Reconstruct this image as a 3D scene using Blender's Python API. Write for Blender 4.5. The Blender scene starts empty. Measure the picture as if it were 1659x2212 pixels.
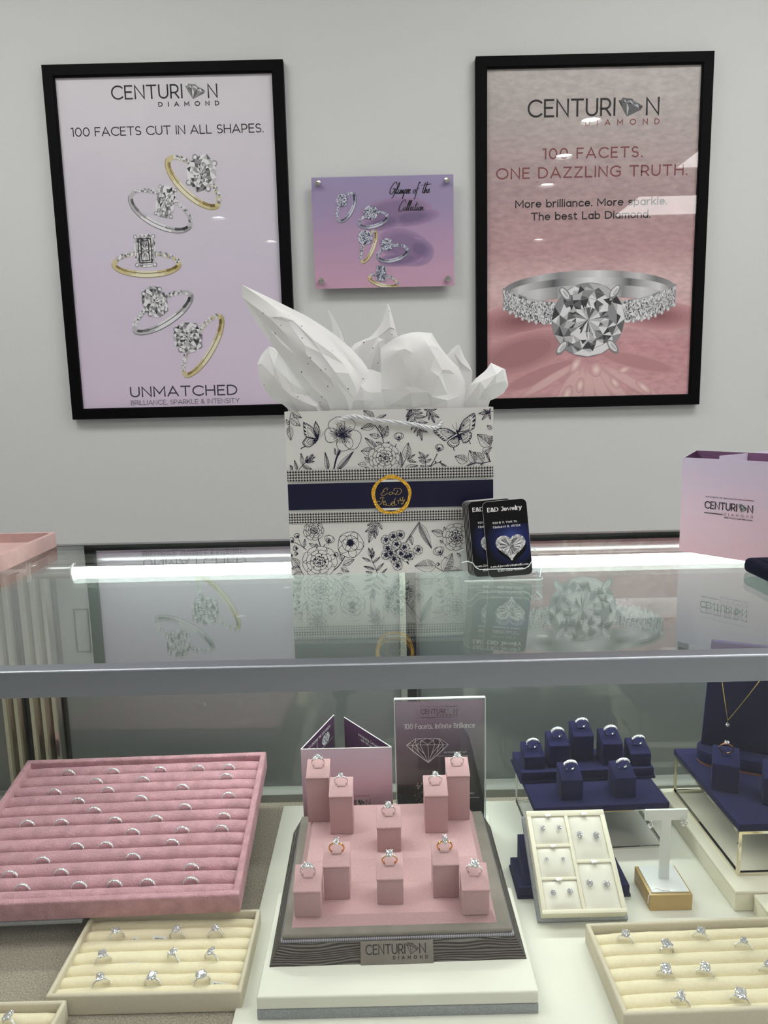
import bpy, bmesh, math, random
from mathutils import Vector, Matrix, noise
from mathutils.geometry import delaunay_2d_cdt
R = math.radians
PI = math.pi
rnd = random.Random(11)
C = bpy.context.scene.collection

# ------------------------------------------------------------------ camera, world, exposure
scene = bpy.context.scene
IMG_W, IMG_H, FOCAL = 1659.0, 2212.0, 1584.0
cam_d = bpy.data.cameras.new('camera')
cam_d.sensor_fit = 'VERTICAL'
cam_d.sensor_height = 36.0
cam_d.lens = 36.0 * FOCAL / IMG_H
cam_d.clip_start = 0.02
cam = bpy.data.objects.new('camera', cam_d)
C.objects.link(cam)
PITCH, ROLL = math.atan(250.0 / FOCAL), math.atan(235.0 / 10032.0)
_f = Vector((0, math.cos(PITCH), -math.sin(PITCH)))
_u0 = Vector((0, math.sin(PITCH), math.cos(PITCH)))
_r0 = Vector((1, 0, 0))
_r = math.cos(ROLL) * _r0 - math.sin(ROLL) * _u0
_u = math.sin(ROLL) * _r0 + math.cos(ROLL) * _u0
mw = Matrix((_r, _u, -_f)).transposed().to_4x4()
mw.translation = Vector((0, 0, 1.178))
cam.matrix_world = mw
scene.camera = cam
w = bpy.data.worlds.new('world')
scene.world = w
w.use_nodes = True
w.node_tree.nodes['Background'].inputs[0].default_value = (0.9, 0.95, 1.0, 1)
w.node_tree.nodes['Background'].inputs[1].default_value = 0.3
scene.view_settings.view_transform = 'Standard'
scene.view_settings.look = 'None'
scene.view_settings.gamma = 1.0
scene.view_settings.exposure = 0.0
scene.view_settings.use_curve_mapping = False
scene.cycles.max_bounces = 14
scene.cycles.transparent_max_bounces = 24
scene.cycles.transmission_bounces = 10
scene.cycles.glossy_bounces = 6
scene.cycles.sample_clamp_indirect = 10.0
scene.cycles.use_denoising = True
scene.cycles.caustics_refractive = False

LED_POWER = 31.0        # case light bar
PANEL_POWER = 9.4       # ceiling panels
SPOT_POWER = 60.0       # small recessed downlights

# ------------------------------------------------------------------ materials
def lin(c):
    c = c / 255.0
    return c / 12.92 if c <= 0.04045 else ((c + 0.055) / 1.055) ** 2.4
def rgb(r, g, b):
    return (lin(r), lin(g), lin(b), 1.0)
class NT:
    def __init__(s, name):
        s.m = bpy.data.materials.new(name); s.m.use_nodes = True
        s.t = s.m.node_tree; s.n = s.t.nodes
        s.p = s.n['Principled BSDF']; s.out = s.n['Material Output']
    def add(s, kind, **kw):
        nd = s.n.new(kind)
        for k, v in kw.items(): setattr(nd, k, v)
        return nd
    def link(s, a, b): s.t.links.new(a, b)
    def set(s, **kw):
        for k, v in kw.items(): s.p.inputs[k.replace('_', ' ')].default_value = v
def mat(name, col, rough=0.5, metal=0.0, spec=0.5, bump=None, var=None, sheen=0.0, coat=0.0, stretch=None, trans=0.0):
    """col linear rgba; bump=(scale, strength, distance); var=(scale, amount)"""
    t = NT(name)
    t.set(Base_Color=col, Roughness=rough, Metallic=metal)
    t.p.inputs['Specular IOR Level'].default_value = spec
    t.p.inputs['Sheen Weight'].default_value = sheen
    t.p.inputs['Sheen Roughness'].default_value = 0.4
    t.p.inputs['Coat Weight'].default_value = coat
    if sheen: t.p.inputs['Sheen Tint'].default_value = tuple(min(1, x * 1.3 + .15) for x in col[:3]) + (1,)
    if bump or var:
        tc = t.add('ShaderNodeTexCoord'); src = tc.outputs['Object']
        if stretch:
            mp = t.add('ShaderNodeMapping'); mp.inputs['Scale'].default_value = stretch
            t.link(src, mp.inputs[0]); src = mp.outputs[0]
    if bump:
        nz = t.add('ShaderNodeTexNoise'); nz.inputs['Scale'].default_value = bump[0]; nz.inputs['Detail'].default_value = 4
        b = t.add('ShaderNodeBump'); b.inputs['Strength'].default_value = bump[1]; b.inputs['Distance'].default_value = bump[2]
        t.link(src, nz.inputs['Vector']); t.link(nz.outputs[0], b.inputs['Height']); t.link(b.outputs[0], t.p.inputs['Normal'])
    if var:
        nv = t.add('ShaderNodeTexNoise'); nv.inputs['Scale'].default_value = var[0]; nv.inputs['Detail'].default_value = 5
        mr = t.add('ShaderNodeMapRange'); mr.inputs[1].default_value = .3; mr.inputs[2].default_value = .7
        mr.inputs[3].default_value = 1 - var[1]; mr.inputs[4].default_value = 1 + var[1]
        mx = t.add('ShaderNodeVectorMath', operation='SCALE'); mx.inputs[0].default_value = col[:3]
        t.link(src, nv.inputs['Vector']); t.link(nv.outputs[0], mr.inputs[0]); t.link(mr.outputs[0], mx.inputs['Scale'])
        t.link(mx.outputs[0], t.p.inputs['Base Color'])
    return t.m
def emit(name, col, strength):
    t = NT(name)
    t.set(Base_Color=(0.02, 0.02, 0.02, 1), Roughness=.6)
    t.p.inputs['Emission Color'].default_value = col
    t.p.inputs['Emission Strength'].default_value = strength
    return t.m
def clear(name, tint=(0.97, 0.99, 0.98, 1), ior=1.5, rough=0.0):
    """thin clear sheet: Fresnel mix of straight transmission and mirror reflection, the same from either face"""
    t = NT(name)
    t.n.remove(t.p)
    tr = t.add('ShaderNodeBsdfTransparent'); tr.inputs[0].default_value = tint
    gl = t.add('ShaderNodeBsdfGlossy'); gl.inputs['Roughness'].default_value = rough
    gl.inputs[0].default_value = (.98, 1, .99, 1)
    geo = t.add('ShaderNodeNewGeometry')
    mr = t.add('ShaderNodeMapRange'); mr.inputs[3].default_value = ior; mr.inputs[4].default_value = 1 / ior
    fr = t.add('ShaderNodeFresnel')
    mx = t.add('ShaderNodeMixShader')
    t.link(geo.outputs['Backfacing'], mr.inputs[0]); t.link(mr.outputs[0], fr.inputs[0])
    t.link(fr.outputs[0], mx.inputs[0]); t.link(tr.outputs[0], mx.inputs[1]); t.link(gl.outputs[0], mx.inputs[2])
    t.link(mx.outputs[0], t.out.inputs[0])
    return t.m
def gradient(name, stops, rough=.5, grain=None, spec=.4, axis=2, wave=0.0):
    """printed gradient along the object's own bounding box (axis 2 = height)"""
    t = NT(name)
    tc = t.add('ShaderNodeTexCoord'); sp = t.add('ShaderNodeSeparateXYZ'); cr = t.add('ShaderNodeValToRGB')
    t.link(tc.outputs['Generated'], sp.inputs[0])
    src = sp.outputs[axis]
    if wave:
        nz = t.add('ShaderNodeTexNoise'); nz.inputs['Scale'].default_value = 2.2; nz.inputs['Detail'].default_value = 3
        ad = t.add('ShaderNodeMath', operation='MULTIPLY_ADD'); ad.inputs[1].default_value = wave
        mp = t.add('ShaderNodeMapping'); mp.inputs['Scale'].default_value = (1.0, 1.0, 4.0)
        t.link(tc.outputs['Generated'], mp.inputs[0]); t.link(mp.outputs[0], nz.inputs['Vector'])
        sb = t.add('ShaderNodeMath', operation='SUBTRACT'); sb.inputs[1].default_value = .5
        t.link(nz.outputs[0], sb.inputs[0]); t.link(sb.outputs[0], ad.inputs[0]); t.link(src, ad.inputs[2]); src = ad.outputs[0]
    el = cr.color_ramp.elements
    el[0].position, el[0].color = stops[0]
    el[1].position, el[1].color = stops[-1]
    for p, c in stops[1:-1]:
        e = el.new(p); e.color = c
    t.link(src, cr.inputs[0])
    colout = cr.outputs[0]
    if grain:
        n2 = t.add('ShaderNodeTexNoise'); n2.inputs['Scale'].default_value = grain[0]; n2.inputs['Detail'].default_value = 4
        mp2 = t.add('ShaderNodeMapping'); mp2.inputs['Scale'].default_value = (1, 1, 2.2); mp2.inputs['Rotation'].default_value = (0, R(25), 0)
        mr = t.add('ShaderNodeMapRange'); mr.inputs[1].default_value = .3; mr.inputs[2].default_value = .7
        mr.inputs[3].default_value = 1 - grain[1]; mr.inputs[4].default_value = 1 + grain[1]
        sc = t.add('ShaderNodeVectorMath', operation='SCALE')
        t.link(tc.outputs['Object'], mp2.inputs[0]); t.link(mp2.outputs[0], n2.inputs['Vector']); t.link(n2.outputs[0], mr.inputs[0])
        t.link(colout, sc.inputs[0]); t.link(mr.outputs[0], sc.inputs['Scale']); colout = sc.outputs[0]
    t.link(colout, t.p.inputs['Base Color'])
    t.set(Roughness=rough); t.p.inputs['Specular IOR Level'].default_value = spec
    return t.m

M = {}
M['wall'] = mat('wall_paint', rgb(210, 212, 212), .7, bump=(260, .25, .002))
M['ceiling'] = mat('ceiling_paint', rgb(232, 231, 228), .8, bump=(90, .2, .002))
M['floor'] = mat('floor_tile', rgb(205, 203, 198), .35, var=(4, .12))
M['black'] = mat('black_satin_frame', rgb(8, 8, 10), .55, spec=.07, bump=(180, .08, .001))
M['glazing'] = clear('picture_glazing', (.99, .99, .99, 1), 1.33)
M['glass'] = clear('counter_glass', (.965, .98, .972, 1), 1.52)
M['front_glass'] = clear('front_glass', (.985, .99, .988, 1), 1.3)
M['acrylic'] = clear('clear_acrylic', (.97, .98, .99, 1), 1.5)
M['acrylic_edge'] = mat('acrylic_polished_edge', rgb(225, 235, 232), .15, spec=.8)
M['steel'] = mat('brushed_steel', rgb(160, 165, 172), .40, 1.0, bump=(60, .18, .0006), stretch=(1, 60, 60))
M['rail'] = mat('satin_aluminium', rgb(170, 172, 172), .28, 1.0, bump=(90, .1, .0004), stretch=(1, 40, 40))
M['chrome'] = mat('polished_chrome', rgb(222, 222, 218), .05, 1.0)
M['post'] = mat('bright_anodised_post', rgb(206, 206, 196), .16, 1.0)
M['chrome_warm'] = mat('polished_nickel', rgb(226, 220, 200), .06, 1.0)
M['track'] = mat('pale_painted_track', rgb(134, 138, 130), .5)
M['seal'] = mat('black_rubber_seal', rgb(14, 15, 15), .6)
M['door'] = mat('grey_tinted_door_glass', rgb(110, 116, 114), .06, spec=.8)
M['door'].node_tree.nodes['Principled BSDF'].inputs['IOR'].default_value = 1.55
M['white_plastic'] = mat('white_plastic', rgb(226, 228, 226), .4)
M['led'] = emit('led_diffuser_glow', (.90, 1.0, .94, 1), LED_POWER)
M['panel'] = emit('ceiling_panel_glow', (1.0, .985, .96, 1), PANEL_POWER)
M['spot'] = emit('downlight_glow', (1.0, .98, .95, 1), SPOT_POWER)
M['deck'] = mat('woven_taupe_liner', rgb(166, 158, 142), .95, bump=(700, .9, .003), var=(520, .38))
M['white_board'] = mat('cream_white_leatherette', rgb(224, 224, 211), .5, spec=.3, var=(9, .02))
M['woven_grey'] = mat('woven_grey_trim', rgb(150, 154, 156), .8, bump=(900, .7, .001), var=(600, .16), stretch=(1, 1, 1))
M['velvet'] = mat('dusty_pink_velvet', rgb(190, 146, 154), .95, spec=.1, sheen=.6, bump=(420, .7, .002), var=(70, .16))
M['velvet_flat'] = mat('pale_pink_velvet', rgb(196, 166, 162), .95, spec=.1, sheen=.5, bump=(500, .4, .001), var=(40, .08))
M['suede'] = mat('pink_suede', rgb(193, 157, 159), .95, spec=.1, sheen=.35, bump=(900, .35, .0008), var=(900, .09))
M['grey_suede'] = mat('grey_suede', rgb(130, 124, 116), .9, spec=.15, sheen=.2, bump=(800, .3, .0006), var=(60, .08))
M['cream'] = mat('cream_velour', rgb(226, 216, 184), .95, spec=.1, sheen=.3, bump=(500, .35, .001), var=(300, .03))
M['stone'] = mat('stone_coloured_velour', rgb(202, 194, 172), .9, spec=.1, sheen=.25, bump=(600, .3, .0008), var=(300, .03))
M['cream_box'] = mat('cream_leatherette', rgb(232, 228, 206), .45, spec=.35)
M['pad'] = mat('ivory_satin_pad', rgb(228, 226, 212), .4, spec=.4, bump=(60, .15, .001))
M['navy'] = mat('navy_suede', rgb(35, 36, 72), .95, spec=.1, sheen=.3, bump=(900, .25, .0006), var=(500, .12))
M['navy_dark'] = mat('midnight_velvet', rgb(20, 22, 40), .95, spec=.1, sheen=.15, bump=(700, .3, .0008))
M['gold_card'] = mat('gold_painted_board', rgb(188, 160, 106), .42, .2)
M['white_gloss'] = mat('white_gloss_acrylic', rgb(226, 230, 228), .2, spec=.5)
M['silver'] = mat('white_gold', rgb(225, 224, 222), .1, 1.0)
M['yellow_gold'] = mat('yellow_gold', rgb(226, 170, 92), .12, 1.0)
M['rose_gold'] = mat('rose_gold', rgb(222, 158, 128), .12, 1.0)
def diamond():
    t = NT('diamond')
    t.n.remove(t.p)
    g = t.add('ShaderNodeBsdfGlass'); g.inputs['Roughness'].default_value = .0; g.inputs['IOR'].default_value = 2.2; g.inputs[0].default_value = (.99, .995, 1, 1)
    d = t.add('ShaderNodeBsdfGlossy'); d.inputs['Roughness'].default_value = .04
    x = t.add('ShaderNodeMixShader'); x.inputs[0].default_value = .62
    tc = t.add('ShaderNodeTexCoord'); vo = t.add('ShaderNodeTexVoronoi'); vo.inputs['Scale'].default_value = 850
    sb = t.add('ShaderNodeVectorMath', operation='SUBTRACT'); sb.inputs[1].default_value = (.5, .5, .5)
    ma = t.add('ShaderNodeVectorMath', operation='MULTIPLY_ADD'); ma.inputs[1].default_value = (1.5, 1.5, 1.5)
    gm = t.add('ShaderNodeNewGeometry'); nm = t.add('ShaderNodeVectorMath', operation='NORMALIZE')
    t.link(tc.outputs['Object'], vo.inputs['Vector']); t.link(vo.outputs['Color'], sb.inputs[0]); t.link(sb.outputs[0], ma.inputs[0]); t.link(gm.outputs['Normal'], ma.inputs[2]); t.link(ma.outputs[0], nm.inputs[0]); t.link(nm.outputs[0], d.inputs['Normal'])
    f = t.add('ShaderNodeBsdfDiffuse'); f.inputs[0].default_value = (.92, .94, .98, 1)
    x2 = t.add('ShaderNodeMixShader'); x2.inputs[0].default_value = .22
    t.link(g.outputs[0], x.inputs[1]); t.link(d.outputs[0], x.inputs[2]); t.link(x.outputs[0], x2.inputs[1]); t.link(f.outputs[0], x2.inputs[2]); t.link(x2.outputs[0], t.out.inputs[0])
    return t.m
M['diamond'] = diamond()
M['pave'] = mat('small_diamonds', rgb(240, 242, 246), .12, .55, spec=1.0)
def paper(name, c, rough=.55, spec=.3): return mat(name, c, rough, spec=spec)
M['ink'] = paper('black_ink', rgb(20, 19, 24))
M['ink_grey'] = paper('charcoal_ink', rgb(62, 58, 70))
M['ink_rose'] = paper('dusty_rose_ink', rgb(128, 70, 72))
M['ink_white'] = paper('white_ink', rgb(240, 238, 240))
M['ink_mauve'] = paper('mauve_ink', rgb(120, 84, 108))
M['ink_navy'] = paper('navy_ink', rgb(28, 28, 56), .4)
G5 = [paper('grey_print_%s' % n, rgb(v, v, v + 3)) for n, v in (('darkest', 52), ('dark', 98), ('middle', 146), ('light', 192), ('lightest', 234))]
GOLD5 = [paper('gold_print_%s' % n, rgb(*v)) for n, v in (('darkest', (112, 94, 46)), ('dark', (160, 140, 84)), ('middle', (190, 174, 118)), ('light', (214, 202, 158)), ('lightest', (236, 230, 204)))]
M['tissue'] = NT('white_tissue_paper').m
def tissue(name, speck):
    t = NT(name)
    t.set(Base_Color=rgb(244, 244, 244), Roughness=.55)
    t.p.inputs['Specular IOR Level'].default_value = .25
    tl = t.add('ShaderNodeBsdfTranslucent'); tl.inputs[0].default_value = rgb(238, 240, 240)
    x = t.add('ShaderNodeMixShader'); x.inputs[0].default_value = .3
    t.link(t.p.outputs[0], x.inputs[1]); t.link(tl.outputs[0], x.inputs[2]); t.link(x.outputs[0], t.out.inputs[0])
    if speck:
        tc = t.add('ShaderNodeTexCoord'); v = t.add('ShaderNodeTexVoronoi'); v.inputs['Scale'].default_value = 105
        v2 = t.add('ShaderNodeMath', operation='LESS_THAN'); v2.inputs[1].default_value = .095
        mc = t.add('ShaderNodeMix', data_type='RGBA'); mc.inputs[6].default_value = rgb(244, 244, 244); mc.inputs[7].default_value = rgb(14, 14, 18)
        t.link(tc.outputs['Object'], v.inputs['Vector']); t.link(v.outputs['Distance'], v2.inputs[0])
        t.link(v2.outputs[0], mc.inputs[0]); t.link(mc.outputs[2], t.p.inputs['Base Color'])
    return t.m
bpy.data.materials.remove(M['tissue'])
M['tissue'] = tissue('white_tissue_paper', False)
M['tissue_speck'] = tissue('speckled_white_tissue_paper', True)
M['bag'] = paper('white_coated_paper', rgb(230, 229, 226), .35, .4)
M['rope'] = mat('silver_white_rope', rgb(216, 218, 222), .3, .25)
M['foil'] = mat('gold_foil', rgb(228, 178, 70), .30, 1.0, bump=(420, 1.0, .004), var=(500, .35))
M['foil_pale'] = mat('pale_gold_foil', rgb(236, 206, 130), .25, 1.0)
M['card'] = paper('black_card', rgb(12, 12, 15), .45, .25)
M['card_edge'] = paper('white_card_edge', rgb(190, 190, 190))
M['purple'] = gradient('dark_purple_print', [(0, rgb(44, 20, 46)), (1, rgb(82, 46, 84))], .45)
M['mauve'] = paper('mauve_print', rgb(136, 98, 134))
def wood_emboss():
    t = NT('embossed_wave_suede')
    t.set(Roughness=.85)
    t.p.inputs['Specular IOR Level'].default_value = .2
    tc = t.add('ShaderNodeTexCoord'); mp = t.add('ShaderNodeMapping'); mp.inputs['Scale'].default_value = (.20, .20, 1)
    nz = t.add('ShaderNodeTexNoise'); nz.inputs['Scale'].default_value = 190; nz.inputs['Detail'].default_value = 1.0
    wv = t.add('ShaderNodeTexWave'); wv.bands_direction = 'Z'; wv.inputs['Scale'].default_value = 120; wv.inputs['Distortion'].default_value = 15
    wv.inputs['Detail'].default_value = 1; wv.inputs['Detail Scale'].default_value = .6
    b = t.add('ShaderNodeBump'); b.inputs['Strength'].default_value = 1.0; b.inputs['Distance'].default_value = .003
    cr = t.add('ShaderNodeValToRGB'); e = cr.color_ramp.elements
    e[0].position = 0.0; e[0].color = rgb(60, 57, 54); e[1].position = .5; e[1].color = rgb(124, 118, 112)
    t.link(tc.outputs['Object'], mp.inputs[0]); t.link(mp.outputs[0], wv.inputs['Vector'])
    t.link(wv.outputs['Fac'], b.inputs['Height']); t.link(b.outputs[0], t.p.inputs['Normal'])
    t.link(wv.outputs['Fac'], cr.inputs[0]); t.link(cr.outputs[0], t.p.inputs['Base Color'])
    return t.m
M['emboss'] = wood_emboss()
def ribbed():
    t = NT('ribbed_grosgrain')
    t.set(Roughness=.5)
    tc = t.add('ShaderNodeTexCoord'); wv = t.add('ShaderNodeTexWave'); wv.bands_direction = 'X'; wv.inputs['Scale'].default_value = 160
    cr = t.add('ShaderNodeValToRGB'); e = cr.color_ramp.elements
    e[0].color = rgb(82, 80, 86); e[1].color = rgb(176, 174, 184)
    t.link(tc.outputs['Object'], wv.inputs['Vector']); t.link(wv.outputs['Fac'], cr.inputs[0]); t.link(cr.outputs[0], t.p.inputs['Base Color'])
    return t.m
M['ribbed'] = ribbed()

# ------------------------------------------------------------------ mesh builder
def T(x=0, y=0, z=0): return Matrix.Translation((x, y, z))
def rx(a): return Matrix.Rotation(a, 4, 'X')
def ry(a): return Matrix.Rotation(a, 4, 'Y')
def rz(a): return Matrix.Rotation(a, 4, 'Z')
class G:
    def __init__(s): s.v = []; s.f = []; s.m = []; s.k = 0
    def add(s, vs, fs, mi=0, mx=None):
        o = len(s.v)
        s.v += [tuple(mx @ Vector(p)) if mx else tuple(p) for p in vs]
        s.f += [tuple(i + o for i in f) for f in fs]; s.m += [mi] * len(fs)
        return s
    def bm(s, b, mi=0, mx=None):
        b.verts.index_update()
        s.add([v.co[:] for v in b.verts], [[v.index for v in f.verts] for f in b.faces], mi, mx); b.free(); return s
    def hexa(s, p, mi=0, bev=0, seg=2, mx=None):
        b = bmesh.new(); vs = [b.verts.new(q) for q in p]
        for f in ((0, 3, 2, 1), (4, 5, 6, 7), (0, 1, 5, 4), (1, 2, 6, 5), (2, 3, 7, 6), (3, 0, 4, 7)): b.faces.new([vs[i] for i in f])
        if bev: bmesh.ops.bevel(b, geom=b.edges[:], offset=bev, segments=seg, affect='EDGES', profile=.5)
        return s.bm(b, mi, mx)
    def box(s, x0, x1, y0, y1, z0, z1, mi=0, bev=0, seg=2, mx=None):
        return s.hexa([(x0, y0, z0), (x1, y0, z0), (x1, y1, z0), (x0, y1, z0), (x0, y0, z1), (x1, y0, z1), (x1, y1, z1), (x0, y1, z1)], mi, bev, seg, mx)
    def prism(s, pts, z0, z1, mi=0, mx=None, bev=0, seg=2):
        """polygon in xy extruded along z"""
        b = bmesh.new(); lo = [b.verts.new((x, y, z0)) for x, y in pts]; hi = [b.verts.new((x, y, z1)) for x, y in pts]
        n = len(pts)
        b.faces.new(lo[::-1]); b.faces.new(hi)
        for i in range(n): b.faces.new((lo[i], lo[(i + 1) % n], hi[(i + 1) % n], hi[i]))
        bmesh.ops.recalc_face_normals(b, faces=b.faces[:])
        if bev:
            eds = [e for e in b.edges if abs(e.verts[0].co.z - e.verts[1].co.z) < 1e-9]
            bmesh.ops.bevel(b, geom=eds, offset=bev, segments=seg, affect='EDGES', profile=.5)
        return s.bm(b, mi, mx)
    def extr_x(s, prof, x0, x1, mi=0, mx=None, bev=0):
        """profile in (y, z) extruded along x"""
        m2 = Matrix(((0, 0, 1, 0), (1, 0, 0, 0), (0, 1, 0, 0), (0, 0, 0, 1)))
        return s.prism(prof, x0, x1, mi, (mx @ m2) if mx else m2, bev)
    def tube(s, path, r, n=8, mi=0, closed=False, mx=None, caps=True):
        path = [Vector(p) for p in path]; N = len(path); vs = []; fs = []
        up = Vector((0, 0, 1)); prev = None
        for i, p in enumerate(path):
            a = path[(i - 1) % N] if (closed or i > 0) else p; b_ = path[(i + 1) % N] if (closed or i < N - 1) else p
            t = (b_ - a).normalized()
            if prev is None:
                ref = up if abs(t.z) < .9 else Vector((1, 0, 0)); nx = t.cross(ref).normalized()
            else:
                nx = (prev - t * prev.dot(t)).normalized()
            prev = nx; ny = t.cross(nx)
            rr = r[i] if isinstance(r, (list, tuple)) else r
            for k in range(n):
                q = p + nx * math.cos(2 * PI * k / n) * rr + ny * math.sin(2 * PI * k / n) * rr
                vs.append(q[:])
        for i in range(N if closed else N - 1):
            j = (i + 1) % N
            for k in range(n): fs.append((i * n + k, i * n + (k + 1) % n, j * n + (k + 1) % n, j * n + k))
        if caps and not closed: fs += [tuple(range(n))[::-1], tuple((N - 1) * n + k for k in range(n))]
        return s.add(vs, fs, mi, mx)
    def lathe(s, prof, n=24, mi=0, mx=None, c=(0, 0, 0), sx=1, sy=1):
        vs = []; fs = []
        for r, z in prof:
            for k in range(n): vs.append((c[0] + r * sx * math.cos(2 * PI * k / n), c[1] + r * sy * math.sin(2 * PI * k / n), c[2] + z))
        for i in range(len(prof) - 1):
            for k in range(n): fs.append((i * n + k, i * n + (k + 1) % n, (i + 1) * n + (k + 1) % n, (i + 1) * n + k))
        fs += [tuple(range(n))[::-1], tuple((len(prof) - 1) * n + k for k in range(n))]
        return s.add(vs, fs, mi, mx)
    def grid(s, rows, mi=0, mx=None):
        h = len(rows); wd = len(rows[0]); vs = [p for r in rows for p in r]
        return s.add(vs, [(i * wd + j, i * wd + j + 1, (i + 1) * wd + j + 1, (i + 1) * wd + j) for i in range(h - 1) for j in range(wd - 1)], mi, mx)
    # flat print: polygons in (x, z), facing -y, lifted lay*0.00012 off the sheet
    def flat(s, pts, mi=0, lay=1, y=0.0):
        s.k += 1; d = lay * 1.2e-4 + (s.k % 70) * 1.6e-6
        return s.add([(p[0], y - d, p[1]) for p in pts], [tuple(range(len(pts)))], mi)
    def stroke(s, pts, wd, mi=0, lay=1, closed=False, nib=None, square=False, y=0.0):
        pts = [Vector(p) for p in pts]
        q = [pts[0]]
        for p in pts[1:]:
            if (p - q[-1]).length > wd * .04: q.append(p)
        pts = q; N = len(pts)
        if N < 2: return s
        if closed and (pts[0] - pts[-1]).length < wd * .05: pts.pop(); N -= 1
        if square and not closed:
            pts[0] = pts[0] - (pts[1] - pts[0]).normalized() * wd / 2
            pts[-1] = pts[-1] + (pts[-1] - pts[-2]).normalized() * wd / 2
        L = []; Rr = []
        for i in range(N):
            d1 = (pts[i] - pts[i - 1]) if (i > 0 or closed) else None
            d2 = (pts[(i + 1) % N] - pts[i]) if (i < N - 1 or closed) else None
            d1 = d1.normalized() if d1 is not None else d2.normalized(); d2 = d2.normalized() if d2 is not None else d1
            t = d1 + d2
            t = t.normalized() if t.length > 1e-6 else d1
            n = Vector((-t.y, t.x)); c = max(.5, n.dot(Vector((-d1.y, d1.x))))
            h = wd / 2 / c
            if nib: h *= nib + (1 - nib) * abs(t.y) ** 1.5
            L.append(pts[i] + n * h); Rr.append(pts[i] - n * h)
        s.k += 1; d = lay * 1.2e-4 + (s.k % 70) * 1.6e-6
        vs = [(p[0], y - d, p[1]) for p in L + Rr]
        fs = [(i, N + i, N + (i + 1) % N, (i + 1) % N) for i in range(N if closed else N - 1)]
        return s.add(vs, fs, mi)
    def build(s, name, mats, parent=None, smooth=0, loc=None):
        me = bpy.data.meshes.new(name); me.from_pydata(s.v, [], s.f); me.update()
        if not isinstance(mats, (list, tuple)): mats = [mats]
        for m_ in mats: me.materials.append(m_)
        for p, mi in zip(me.polygons, s.m): p.material_index = mi
        if smooth:
            me.polygons.foreach_set('use_smooth', [True] * len(me.polygons)); me.set_sharp_from_angle(angle=R(smooth))
        o = bpy.data.objects.new(name, me); C.objects.link(o)
        if parent is not None: o.parent = parent
        if loc: o.location = loc
        return o
def tag(o, label, cat, group=None):
    o['label'] = label; o['category'] = cat
    if group: o['group'] = group
    return o
def thing(name, label, cat, loc=(0, 0, 0), rot=(0, 0, 0), group=None):
    o = bpy.data.objects.new(name, None); C.objects.link(o); o.location = loc; o.rotation_euler = rot
    o.empty_display_size = .02
    return tag(o, label, cat, group)
def struct(o):
    o['kind'] = 'structure'; return o
def copy_tree(o, parent=None):
    c = o.copy(); C.objects.link(c)
    if parent is not None: c.parent = parent
    for ch in list(o.children): copy_tree(ch, c)
    return c
def cat_spline(P, n):
    out = []
    for i in range(n):
        t = i / (n - 1) * (len(P) - 1); k = min(int(t), len(P) - 2); f = t - k
        p = [Vector(P[max(0, min(len(P) - 1, k + d))]) for d in (-1, 0, 1, 2)]
        out.append(.5 * ((2 * p[1]) + (p[2] - p[0]) * f + (2 * p[0] - 5 * p[1] + 4 * p[2] - p[3]) * f * f + (3 * p[1] - p[0] - 3 * p[2] + p[3]) * f ** 3))
    return out

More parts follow.
